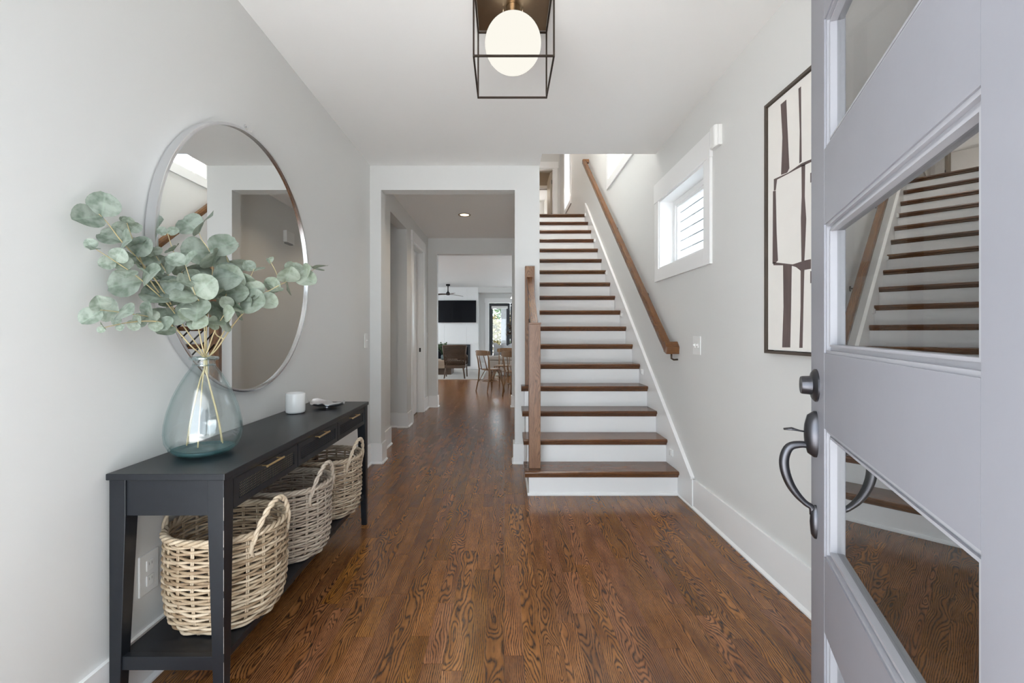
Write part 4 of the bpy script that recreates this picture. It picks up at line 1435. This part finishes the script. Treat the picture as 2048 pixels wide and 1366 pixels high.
# ------------------------------------------------------------------ switches, outlet, sensor, chime
def plate(name, label, cat, axis_face, side, yc, zc, w_, h_, kind_, gang=1):
    """wall plate on a wall normal to x"""
    t = thing(name, label, cat, (axis_face, yc, zc))
    x0, x1 = axis_face, axis_face + side * 0.006
    MB().box(min(x0, x1), max(x0, x1), yc - w_ / 2, yc + w_ / 2, zc - h_ / 2, zc + h_ / 2).build('cover_plate', 'plastic', t, bevel=0.002)
    xa, xb = axis_face + side * 0.006, axis_face + side * 0.010
    if kind_ == 'outlet':
        for dz in (-0.026, 0.026):
            f = MB().box(min(xa, xb), max(xa, xb), yc - 0.016, yc + 0.016, zc + dz - 0.018, zc + dz + 0.018).build('socket_face', 'plastic', t, bevel=0.005)
            for dy in (-0.006, 0.006):
                x2 = axis_face + side * 0.0104
                MB().box(min(xb - side * 0.001, x2), max(xb - side * 0.001, x2), yc + dy - 0.001, yc + dy + 0.001, zc + dz + 0.001, zc + dz + 0.010).build('slot', 'slot', f)
    else:
        for g_ in range(gang):
            yg = yc + (g_ - (gang - 1) / 2) * 0.046
            MB().box(min(xa, xb), max(xa, xb), yg - 0.008, yg + 0.008, zc - 0.014, zc + 0.014).build('toggle_bezel', 'plastic', t, bevel=0.001)
            xc = axis_face + side * 0.019
            MB().box(min(xa, xc), max(xa, xc), yg - 0.004, yg + 0.004, zc - 0.002, zc + 0.010).build('toggle', 'plastic', t, bevel=0.002)
    return t


plate('wall_outlet', 'white double outlet plate on the wall behind the near basket', 'outlet', LW, 1, 1.58, 0.372, 0.085, 0.138, 'outlet')
plate('light_switch', 'white switch plate on the mirror wall near the hall opening', 'switch', LW, 1, 4.07, 1.135, 0.075, 0.125, 'switch')
plate('light_switch', 'white switch plate far down the hall past the white door', 'switch', LW, 1, 7.28, 1.155, 0.075, 0.125, 'switch')
plate('light_switch', 'white double switch plate beside the lower end of the wall handrail', 'switch', RW, -1, 3.085, 1.118, 0.118, 0.125, 'switch', 2)
ws = thing('motion_sensor', 'white motion sensor at the upper corner of the small window', 'sensor', (RW, 2.775, 2.4))
MB().prism([(RW - 0.026, 2.725), (RW - 0.045, 2.745), (RW - 0.045, 2.80), (RW - 0.026, 2.822)][::-1] + [], 2, 2.33, 2.462).build('body', 'plastic', ws, bevel=0.008)
MB().box(RW - 0.026, RW - 0.0005, 2.725, 2.822, 2.335, 2.457).build('back_plate', 'plastic', ws, bevel=0.003)
dc = thing('door_chime', 'white chime box high on the hall wall, seen in the mirror', 'chime', (0.21, 5.5, 2.36))
MB().box(0.165, 0.2095, 5.40, 5.60, 2.29, 2.43).build('body', 'plastic', dc, bevel=0.006)
MB().box(0.168, 0.2095, 5.43, 5.57, 2.275, 2.291).build('grille', 'slot', dc)

# ------------------------------------------------------------------ framed abstract picture
AY0, AY1, AZ0, AZ1 = 1.42, 2.222, 1.105, 2.310
pc = thing('framed_picture', 'large abstract picture of dark brush strokes on cream in a thin dark frame', 'picture', (RW, (AY0 + AY1) / 2, AZ0))
m = MB()
slab_grid(m, 0, RW - 0.040, RW - 0.0005, (AY0, AY1), (AZ0, AZ1), [(AY0 + 0.013, AY1 - 0.013, AZ0 + 0.013, AZ1 - 0.013)])
m.build('frame', 'art_frame', pc)
MB().box(RW - 0.030, RW - 0.005, AY0 + 0.017, AY1 - 0.017, AZ0 + 0.017, AZ1 - 0.017).build('canvas', 'canvas', pc)


def ay(x):   # photo x of a point on the wall -> depth
    return F * (RW - 0.03) / (x - VX)


def az(x, y):
    return HC + (VY - y) * ay(x) / F


def zpx(X, Y):  # zoom crop pixel (1520,130) scale 2.277 -> photo px
    return 1520 + X / 2.2767, 130 + Y / 2.2767


def stroke(poly):
    pts = []
    for (X, Y) in poly:
        x, y = zpx(X, Y)
        pts.append((min(AY1 - 0.018, ay(x)), max(AZ0 + 0.018, min(AZ1 - 0.018, az(x, y)))))
    o = MB().prism(pts, 0, RW - 0.0312, RW - 0.0302)
    return o.build('brush_stroke', 'ink', pc)


stroke([(95, 180), (120, 158), (124, 260), (134, 470), (124, 490), (97, 500), (103, 330)])
stroke([(176, 108), (187, 98), (188, 250), (190, 440), (180, 448), (182, 300)])
stroke([(64, 520), (130, 490), (190, 448), (236, 428), (236, 440), (195, 460), (160, 478), (130, 495), (78, 522), (72, 570), (64, 572)])
stroke([(60, 575), (72, 572), (76, 760), (82, 890), (68, 905), (58, 905)])
stroke([(190, 458), (206, 450), (204, 600), (211, 700), (207, 800), (202, 895), (190, 895), (187, 700), (191, 600)])
stroke([(62, 898), (150, 908), (205, 890), (232, 884), (232, 928), (185, 936), (165, 920), (140, 912), (62, 912)])
stroke([(106, 912), (145, 912), (142, 1100), (138, 1286), (102, 1286), (108, 1100)])
stroke([(186, 934), (202, 932), (198, 1100), (194, 1288), (180, 1288), (186, 1100)])
# strokes on the part of the picture that the door covers
for (ya, yb, za, zb) in ((1.78, 1.81, 1.9, 2.29), (1.60, 1.67, 1.85, 2.29), (1.66, 1.70, 1.42, 1.82), (1.75, 1.80, 1.13, 1.4), (1.55, 1.58, 1.13, 1.4)):
    MB().prism([(ya, za), (yb, za), (yb - 0.006, zb), (ya + 0.004, zb)], 0, RW - 0.0312, RW - 0.0302).build('brush_stroke', 'ink', pc)
for (z0_, z1_) in ((1.40, 1.45), (1.82, 1.86)):
    MB().prism([(AY0 + 0.02, z0_), (1.90, z0_ + 0.01), (1.90, z1_ + 0.01), (AY0 + 0.02, z1_)], 0, RW - 0.0312, RW - 0.0302).build('brush_stroke', 'ink', pc)

# ------------------------------------------------------------------ living room beyond the hall
fp = thing('fireplace', 'white panelled chimney breast with black firebox under the television', 'fireplace', (-1.9, 15.4, 0))
m = MB()
slab_grid(m, 1, 15.24, 15.749, (-3.0, -0.862), (0, CEIL - 0.001), [(-2.55, -1.15, 0.16, 0.80)])
m.build('breast', 'white_trim', fp)
for (x0, x1) in ((-3.0, -2.62), (-2.617, -1.998), (-1.995, -1.252), (-1.249, -0.862)):
    for (z0, z1) in ((0.86, CEIL - 0.002),):
        MB().box(x0, x1, 15.2, 15.24, z0, z1).build('panel', 'white_trim', fp)
MB().box(-2.55, -1.15, 15.6, 15.7, 0.16, 0.80).build('firebox', 'dark_metal', fp)
m = MB()
slab_grid(m, 1, 15.215, 15.26, (-2.60, -1.13), (0.11, 0.83), [(-2.5, -1.2, 0.2, 0.75)])
m.build('surround', 'charcoal', fp)
MB().box(-2.5, -1.2, 15.24, 15.25, 0.2, 0.75).build('firebox_glass', 'screen', fp)

tv = thing('television', 'black flat television mounted on the white chimney breast', 'television', (-1.58, 15.15, 1.56))
MB().box(-2.24, -0.925, 15.11, 15.15, 1.565, 2.30).build('casing', 'dark_metal', tv, bevel=0.006)
MB().box(-2.228, -0.937, 15.105, 15.111, 1.577, 2.288).build('screen', 'screen', tv)
MB().box(-1.75, -1.4, 15.15, 15.20, 1.75, 2.1).build('bracket', 'dark_metal', tv)

fn = thing('ceiling_fan', 'dark three-bladed ceiling fan in front of the fireplace wall', 'fan', (-1.76, 14.3, CEIL))
MB().lathe([(0.062, CEIL - 0.055), (0.065, CEIL - 0.03), (0.065, CEIL - 0.0005)], (-1.76, 14.3, 0), 24).build('canopy', 'dark_metal', fn, smooth=True, autosmooth=40)
MB().tube([(-1.76, 14.3, CEIL - 0.05), (-1.76, 14.3, 2.50)], 0.016, 10).build('down_rod', 'dark_metal', fn, smooth=True)
MB().lathe([(0.02, 2.40), (0.055, 2.41), (0.062, 2.45), (0.055, 2.48), (0.025, 2.51), (0.018, 2.55)], (-1.76, 14.3, 0), 24).build('motor', 'dark_metal', fn, smooth=True)
for k in range(3):
    a = math.radians(-68 + 120 * k)
    c, s = math.cos(a), math.sin(a)
    vs = []
    for (r_, w_, z) in ((0.03, 0.035, 2.432), (0.2, 0.075, 2.435), (0.45, 0.085, 2.42), (0.62, 0.06, 2.405), (0.68, 0.02, 2.40)):
        for (o_, dz) in ((-w_, -0.012), (w_, 0.012), (w_, 0.020), (-w_, -0.004)):
            vs.append((-1.76 + c * r_ - s * o_, 14.3 + s * r_ + c * o_, z + dz))
    fs = [(0, 1, 2, 3), (19, 18, 17, 16)]
    for i in range(4):
        for j in range(4):
            l = (j + 1) % 4
            fs.append((i * 4 + j, (i + 1) * 4 + j, (i + 1) * 4 + l, i * 4 + l))
    MB().add(vs, fs).build('blade', 'walnut', fn)

rug = MB().box(-3.2, -0.55, 11.86, 15.1, 0.0005, 0.016).build('rug', 'rug', bevel=0.004)
tag(rug, 'pale beige rug under the armchair and coffee table', 'rug')

# armchair from behind
ac = thing('armchair', 'dark woven-back armchair with splayed legs facing the fireplace', 'armchair', (-1.30, 12.25, 0.016))
ax = -1.30
for (sx, yb_, yt) in ((-1, 11.93, 12.02), (1, 11.93, 12.02)):
    MB().tube([(ax + sx * 0.27, yb_, 0.0165), (ax + sx * 0.225, yt, 0.30)], [0.017, 0.026], 8).build('leg', 'walnut', ac, smooth=True)
for sx in (-1, 1):
    MB().tube([(ax + sx * 0.285, 12.52, 0.0165), (ax + sx * 0.27, 12.50, 0.36)], [0.015, 0.02], 8).build('leg', 'walnut', ac, smooth=True)
MB().box(ax - 0.27, ax + 0.27, 12.0, 12.54, 0.28, 0.36).build('seat_frame', 'walnut', ac, bevel=0.01)
MB().box(ax - 0.255, ax + 0.255, 12.03, 12.56, 0.36, 0.47).build('cushion', 'taupe', ac, bevel=0.03, segs=3)


def bkp(u, v):
    """back surface: u -1..1 across, v 0..1 up"""
    x = ax + u * (0.25 + 0.055 * v)
    y = 12.02 - 0.10 * v + 0.03 * u * u
    z = 0.33 + 0.55 * v
    return Vector((x, y, z))


m = MB()
m.tube([bkp(-1, 0), bkp(-1, .5), bkp(-1, 1)], 0.022, 8).tube([bkp(1, 0), bkp(1, .5), bkp(1, 1)], 0.022, 8)
m.tube([bkp(u, 1) for u in (-1, -.5, 0, .5, 1)], 0.022, 8).tube([bkp(u, 0) for u in (-1, -.5, 0, .5, 1)], 0.022, 8)
m.build('back_frame', 'walnut', ac, smooth=True)
m = MB()
N_ = 9
for i in range(-N_, 2 * N_):
    for sg in (1, -1):
        pts = []
        for k in range(9):
            v = k / 8
            u = (i / N_ + sg * v * 0.8) * 1.0
            if -1 <= u <= 1:
                pts.append(bkp(u, 0.03 + v * 0.94) + Vector((0, 0.004 * sg, 0)))
        if len(pts) > 1:
            m.tube(pts, 0.0085 if True else 0, 5)
for k in range(1, 12):
    v = 0.36 + k * 0.055
    if v < 0.98:
        m.tube([bkp(u, v) for u in (-.98, -.5, 0, .5, .98)], 0.010, 5)
o = m.build('woven_back', 'walnut', ac, smooth=True)
o['kind'] = 'stuff'
for sx in (-1, 1):
    MB().tube([bkp(sx, 0.58), Vector((ax + sx * 0.30, 12.3, 0.60)), Vector((ax + sx * 0.29, 12.5, 0.56)), Vector((ax + sx * 0.275, 12.51, 0.36))], 0.02, 8).build('arm', 'walnut', ac, smooth=True)

# coffee table with things on it
cf = thing('coffee_table', 'low brown wooden coffee table on the beige rug', 'table', (-2.25, 13.4, 0.016))
MB().box(-2.95, -1.42, 13.0, 13.9, 0.20, 0.43).build('body', 'coffee_wood', cf, bevel=0.006)
MB().box(-2.85, -1.52, 13.08, 13.82, 0.016, 0.20).build('plinth', 'walnut', cf)
pv = thing('potted_plant', 'leafy green sprig in a dark jar on the coffee table', 'plant', (-1.78, 13.3, 0.43))
MB().lathe([(0.0, 0.4305), (0.05, 0.4305), (0.065, 0.47), (0.06, 0.54), (0.045, 0.57), (0.05, 0.58), (0.04, 0.58), (0.04, 0.56), (0.0, 0.56)], (-1.78, 13.3, 0), 20).build('jar', 'stoneware', pv, smooth=True)
gr = random.Random(4)
m = MB()
lv = MB()


def small_leaf(mb_, p, d, L, w_):
    d = d.normalized()
    s = d.cross(Vector((gr.uniform(-1, 1), gr.uniform(-1, 1), gr.uniform(-1, 1)))).normalized()
    n_ = s.cross(d)
    mb_.add([p, p + d * L * .5 + s * w_ * .5 + n_ * .1 * L, p + d * L, p + d * L * .5 - s * w_ * .5 + n_ * .1 * L], [(0, 1, 2), (0, 2, 3)], gr.random())


for k in range(11):
    a = gr.uniform(0, 6.28)
    sp = gr.uniform(0.08, 0.30)
    hgt = gr.uniform(0.15, 0.36)
    p0 = Vector((-1.78, 13.3, 0.56))
    p2 = p0 + Vector((sp * math.cos(a), sp * math.sin(a) * 0.5, hgt))
    p1 = p0.lerp(p2, .5) + Vector((0, 0, 0.05))
    m.tube([p0, p1, p2], 0.004, 5)
    for q_ in range(9):
        f = gr.uniform(0.4, 1.0)
        pp = p1.lerp(p2, f)
        small_leaf(lv, pp, Vector((gr.uniform(-1, 1), gr.uniform(-1, 1), gr.uniform(-.3, 1))), 0.065, 0.04)
m.build('stems', 'foliage_green', pv, smooth=True)
lv.build('foliage', 'foliage_green', pv)['kind'] = 'stuff'
bkk = thing('book', 'dark book lying on the coffee table beside the jar', 'book', (-2.05, 13.25, 0.43))
MB().box(-2.22, -1.93, 13.14, 13.36, 0.4305, 0.47).build('cover', 'book', bkk, bevel=0.003)
MB().box(-2.215, -1.928, 13.145, 13.355, 0.437, 0.463).build('pages', 'cream_cloth', bkk)

# back door to the porch
bd = thing('door_3', 'charcoal glazed back door with rolled white shade and pale casing', 'door', (0.2, 15.75, 0), kind='structure')
m = MB().box(-0.65, -0.52, 15.725, 15.75, 0, 2.26).box(0.95, 1.08, 15.725, 15.75, 0, 2.26)
m.build('casing', 'white_trim', bd)
MB().box(-0.67, 1.10, 15.72, 15.75, 2.26, 2.42).build('head_casing', 'white_trim', bd)
for (x0, x1) in ((-0.515, 0.21), (0.215, 0.945)):
    m = MB()
    slab_grid(m, 1, 15.78, 15.825, (x0, x1), (0.005, 2.25), [(x0 + 0.125, x1 - 0.125, 0.22, 2.11)])
    lf = m.build('leaf', 'charcoal', bd)
    MB().box(x0 + 0.12, x1 - 0.12, 15.80, 15.805, 0.215, 2.115).build('pane', 'window_glass', lf)
    MB().box(x0 + 0.08, x1 - 0.08, 15.72, 15.775, 2.06, 2.15).build('shade_roll', 'plastic', lf, bevel=0.01)
MB().lathe([(0.02, 15.76), (0.024, 15.74), (0.012, 15.72), (0.0, 15.715)], (0.235, 0, 2.16), 16, axis=1).build('sensor_button', 'plastic', bd, smooth=True)

# porch column and shrubs outside the back door
pcx = thing('porch_column', 'pale grey porch column outside the glazed back door', 'column', (-0.02, 18.2, -0.3))
MB().box(-0.12, 0.16, 18.1, 18.38, -0.3, 3.0).build('shaft', 'porch_grey', pcx, bevel=0.01)
MB().box(-0.16, 0.20, 18.06, 18.42, -0.3, -0.05).build('plinth', 'porch_grey', pcx, bevel=0.01)
struct('floor_porch', MB().box(-3, 4, 15.9, 19.0, -0.30, -0.05), 'concrete')
struct('ceiling_porch', MB().box(-3, 3, 15.9, 19.0, 2.9, 3.05), 'white_trim')


def shrub(x, y, rx, rz, zc, mat, label, seed):
    g_ = random.Random(seed)
    t = thing('garden_shrub', label, 'shrub', (x, y, -0.3))
    m = MB()
    for k in range(900):
        a, bq = g_.uniform(0, 6.28), math.acos(g_.uniform(-1, 1))
        rr_ = g_.uniform(0.55, 1.0)
        p = Vector((x + rx * rr_ * math.sin(bq) * math.cos(a), y + rx * rr_ * math.sin(bq) * math.sin(a), zc + rz * rr_ * math.cos(bq)))
        d = Vector((g_.uniform(-1, 1), g_.uniform(-1, 1), g_.uniform(-1, 1))).normalized()
        s = d.orthogonal().normalized()
        L = g_.uniform(0.12, 0.26)
        m.add([p, p + d * L * .5 + s * L * .3, p + d * L, p + d * L * .5 - s * L * .3], [(0, 1, 2, 3)], g_.random())
    m.build('foliage', mat, t)['kind'] = 'stuff'
    MB().tube([(x, y, -0.3), (x + 0.05, y, zc)], [0.08, 0.04], 8).build('trunk', 'walnut', t, smooth=True)


shrub(-0.75, 21.0, 0.75, 1.0, 1.2, 'foliage_gold', 'golden autumn shrub beyond the porch column', 1)
shrub(-0.9, 23.5, 1.0, 1.2, 2.2, 'foliage_green', 'green tree behind the golden shrub beyond the porch', 2)
shrub(0.75, 21.5, 0.7, 0.9, 1.6, 'foliage_gold', 'pale yellow shrub on the other side of the porch column', 3)
shrub(0.55, 20.2, 0.6, 0.5, 0.4, 'foliage_green', 'low green bush outside the back door', 4)

# bench seat with cushions by the back door
sf = thing('bench_sofa', 'low taupe upholstered bench behind the dining chairs', 'sofa', (0.4, 13.1, 0))
MB().box(-0.45, 1.25, 12.7, 13.5, 0.13, 0.44).build('base', 'taupe', sf, bevel=0.02)
MB().box(-0.45, 1.25, 12.7, 13.42, 0.44, 0.56).build('seat_cushion', 'taupe', sf, bevel=0.04, segs=3)
for (x, y) in ((-0.38, 12.78), (1.18, 12.78), (-0.38, 13.42), (1.18, 13.42)):
    MB().box(x - 0.03, x + 0.03, y - 0.03, y + 0.03, 0, 0.13).build('foot', 'walnut', sf)


def cushion(x, y, z, s, rz, mat, label, tilt=0.2):
    t = thing('throw_cushion', label, 'cushion', (x, y, z), group='cushions on the bench')
    n = 10
    vs, fs = [], []
    for sd in (1, -1):
        for i in range(n + 1):
            for j in range(n + 1):
                u, v = i / n * 2 - 1, j / n * 2 - 1
                th = 0.075 * ((1 - u ** 2) * (1 - v ** 2)) ** 0.5 * sd
                k = 1 - 0.10 * (1 - abs(u * v))
                X, Z = u * s / 2 * k, (v * s / 2 * k) + s / 2
                # chopped top
                if v > 0:
                    Z -= 0.10 * s * 3 * v * max(0, 0.5 - abs(u))
                Yl = th + Z * tilt
                vs.append((x + X * math.cos(rz) - Yl * math.sin(rz), y + X * math.sin(rz) + Yl * math.cos(rz), z + Z))
    n1 = (n + 1) ** 2
    for i in range(n):
        for j in range(n):
            a = i * (n + 1) + j
            fs.append((a, a + n + 1, a + n + 2, a + 1))
            fs.append((n1 + a, n1 + a + 1, n1 + a + n + 2, n1 + a + n + 1))
    MB().add(vs, fs).build('cover', mat, t, smooth=True)


cushion(-0.13, 13.1, 0.56, 0.37, 0.0, 'grey_cloth', 'grey cushion with a chopped top at the end of the bench')
cushion(0.10, 13.0, 0.56, 0.36, 0.1, 'grey_cloth', 'second grey cushion on the bench, next to the pale one')
cushion(0.50, 12.95, 0.56, 0.40, 0.0, 'cream_cloth', 'pale cream cushion on the bench behind the dining chairs')

# dining table and bentwood chairs
dt = thing('dining_table', 'dark glossy dining table partly hidden by the hall wall', 'table', (0.75, 9.9, 0))
MB().box(-0.02, 1.2, 9.35, 10.35, 0.715, 0.750).build('table_top', 'table_top', dt, bevel=0.01)
MB().box(0.47, 0.71, 9.7, 10.0, 0.04, 0.715).build('pedestal', 'walnut', dt, bevel=0.01)
MB().box(0.25, 0.95, 9.5, 10.2, 0.0, 0.04).build('foot', 'walnut', dt, bevel=0.008)


def make_chair(label, loc, rz):
    t = thing('bentwood_chair', label, 'chair', loc, rotz=rz, group='bentwood dining chairs')
    ORG[t.name] = Vector((0, 0, 0))
    # faces +y; back at -y
    B_ = lambda m, nm, mat='bentwood': m.build(nm, mat, t, smooth=True, world=False)
    B_(MB().lathe([(0.0, 0.435), (0.18, 0.437), (0.20, 0.446), (0.20, 0.458), (0.185, 0.464), (0.0, 0.462)], (0, 0, 0), 28), 'seat', 'bentwood')
    for sx in (-1, 1):
        B_(MB().tube([(sx * 0.205, 0.20, 0), (sx * 0.175, 0.165, 0.2), (sx * 0.16, 0.14, 0.44)], [0.012, 0.014, 0.017], 8), 'leg')
        B_(MB().tube([(sx * 0.185, -0.245, 0), (sx * 0.168, -0.19, 0.25), (sx * 0.165, -0.175, 0.45), (sx * 0.175, -0.20, 0.65), (sx * 0.19, -0.245, 0.84)], [0.012, 0.015, 0.016, 0.015, 0.013], 8), 'rear_leg')
        B_(MB().tube([(sx * 0.165, 0.15, 0.2), (sx * 0.11, 0.14, 0.36), (sx * 0.03, 0.13, 0.43)], 0.008, 6), 'brace')
        B_(MB().tube([(sx * 0.165, -0.18, 0.2), (sx * 0.17, -0.06, 0.36), (sx * 0.172, 0.0, 0.43)], 0.008, 6), 'brace')
    ring = [(0.165 * math.cos(a), 0.165 * math.sin(a) - 0.01, 0.21) for a in [2 * math.pi * k / 24 for k in range(24)]]
    B_(MB().tube(ring, 0.009, 6, closed=True), 'stretcher_ring')
    m = MB()
    vs, fs = [], []
    for k in range(13):
        f = k / 12 * 2 - 1
        x = 0.225 * f
        y = -0.265 - 0.035 * (1 - f * f) + 0.06 * abs(f) ** 3
        hh = 0.055 - 0.018 * f ** 4
        for (dy, dz) in ((-0.008, -hh), (0.008, -hh), (0.008, hh), (-0.008, hh)):
            vs.append((x, y + dy, 0.80 + dz))
    for k in range(12):
        for j in range(4):
            l = (j + 1) % 4
            fs.append((k * 4 + j, k * 4 + l, (k + 1) * 4 + l, (k + 1) * 4 + j))
    fs += [(3, 2, 1, 0), (48, 49, 50, 51)]
    m.add(vs, fs)
    m.build('top_rail', 'bentwood', t, world=False, bevel=0.004)
    B_(MB().tube([(-0.09, -0.17, 0.45), (-0.085, -0.21, 0.60), (-0.075, -0.27, 0.79)], 0.010, 6), 'back_rod')
    B_(MB().tube([(0.09, -0.17, 0.45), (0.085, -0.21, 0.60), (0.075, -0.27, 0.79)], 0.010, 6), 'back_rod')
    return t


make_chair('bentwood dining chair turned towards the armchair, nearest the hall end', (-0.28, 9.55, 0), math.radians(-48))
make_chair('bentwood dining chair at the far side of the dining table', (-0.02, 10.62, 0), math.radians(160))
make_chair('bentwood dining chair half hidden by the hall wall', (0.24, 9.0, 0), math.radians(-25))
make_chair('bentwood dining chair behind the half hidden one, at the far side', (0.50, 10.75, 0), math.radians(175))

# dried branches in a vase on the dining table
dv = thing('dried_arrangement', 'drooping dark dried foliage in a vase on the dining table', 'plant', (0.20, 9.8, 0.75))
MB().lathe([(0.0, 0.751), (0.05, 0.751), (0.07, 0.80), (0.06, 0.90), (0.03, 0.98), (0.035, 1.0), (0.025, 1.0), (0.025, 0.97), (0.0, 0.96)], (0.26, 9.8, 0), 20).build('vase', 'stoneware', dv, smooth=True)
m, lv = MB(), MB()
for k in range(12):
    a = gr.uniform(0, 6.28)
    sp = gr.uniform(0.08, 0.24)
    p0 = Vector((0.26, 9.8, 0.97))
    p2 = p0 + Vector((sp * math.cos(a), sp * math.sin(a), gr.uniform(0.15, 0.5)))
    p1 = p0.lerp(p2, .5) + Vector((0, 0, 0.1))
    m.tube([p0, p1, p2], 0.003, 5)
    for q_ in range(14):
        small_leaf(lv, p1.lerp(p2, gr.uniform(0.1, 1.0)), Vector((gr.uniform(-1, 1), gr.uniform(-1, 1), gr.uniform(-1, .5))), 0.06, 0.04)
m.build('stems', 'dry_leaf', dv, smooth=True)
lv.build('foliage', 'dry_leaf', dv)['kind'] = 'stuff'

pdn = thing('pendant_lamp', 'white two-tier pendant lamp over the dining table', 'lamp', (0.26, 10.0, CEIL))
MB().lathe([(0.02, 2.20), (0.07, 2.10), (0.075, 2.09), (0.06, 2.09)], (0.26, 10.0, 0), 24).build('upper_shade', 'pendant_glow', pdn, smooth=True)
MB().lathe([(0.03, 2.09), (0.115, 1.98), (0.12, 1.97), (0.10, 1.97)], (0.26, 10.0, 0), 24).build('lower_shade', 'pendant_glow', pdn, smooth=True)
MB().tube([(0.26, 10.0, 2.2), (0.26, 10.0, CEIL - 0.02)], 0.004, 6).build('cord', 'dark_metal', pdn)
MB().lathe([(0.05, CEIL - 0.02), (0.05, CEIL - 0.0005)], (0.26, 10.0, 0), 20).build('canopy', 'dark_metal', pdn)

# ------------------------------------------------------------------ upstairs door casings
t = struct('trim_1', MB().box(1.16, 1.255, 10.652, 10.67, 3.092, 5.07).box(0.15, 0.25, 10.652, 10.67, 3.092, 5.07).box(0.12, 1.275, 10.646, 10.67, 5.07, 5.22)
           .box(1.14, 1.16, 10.67, 10.80, 3.092, 5.07).box(0.25, 1.14, 10.67, 10.80, 5.05, 5.07), 'white_trim', 'white door casing at the top of the stairs')
t = struct('trim_2', MB().box(1.19, 1.25, 12.18, 12.2, 3.092, 5.08).box(0.39, 0.45, 12.18, 12.2, 3.092, 5.08).box(0.39, 1.25, 12.18, 12.2, 5.08, 5.16), 'white_trim')
ul = thing('door_4', 'dark edge of the open upstairs door at the top of the stairs', 'door', (1.13, 10.8, 3.092), kind='structure')
MB().box(1.10, 1.138, 10.82, 11.6, 3.10, 5.045).build('leaf', 'tan_paint', ul)
for z in (3.3, 4.0, 4.8):
    MB().tube([(1.135, 10.81, z - 0.05), (1.135, 10.81, z + 0.05)], 0.008, 8).build('hinge', 'dark_metal', ul)
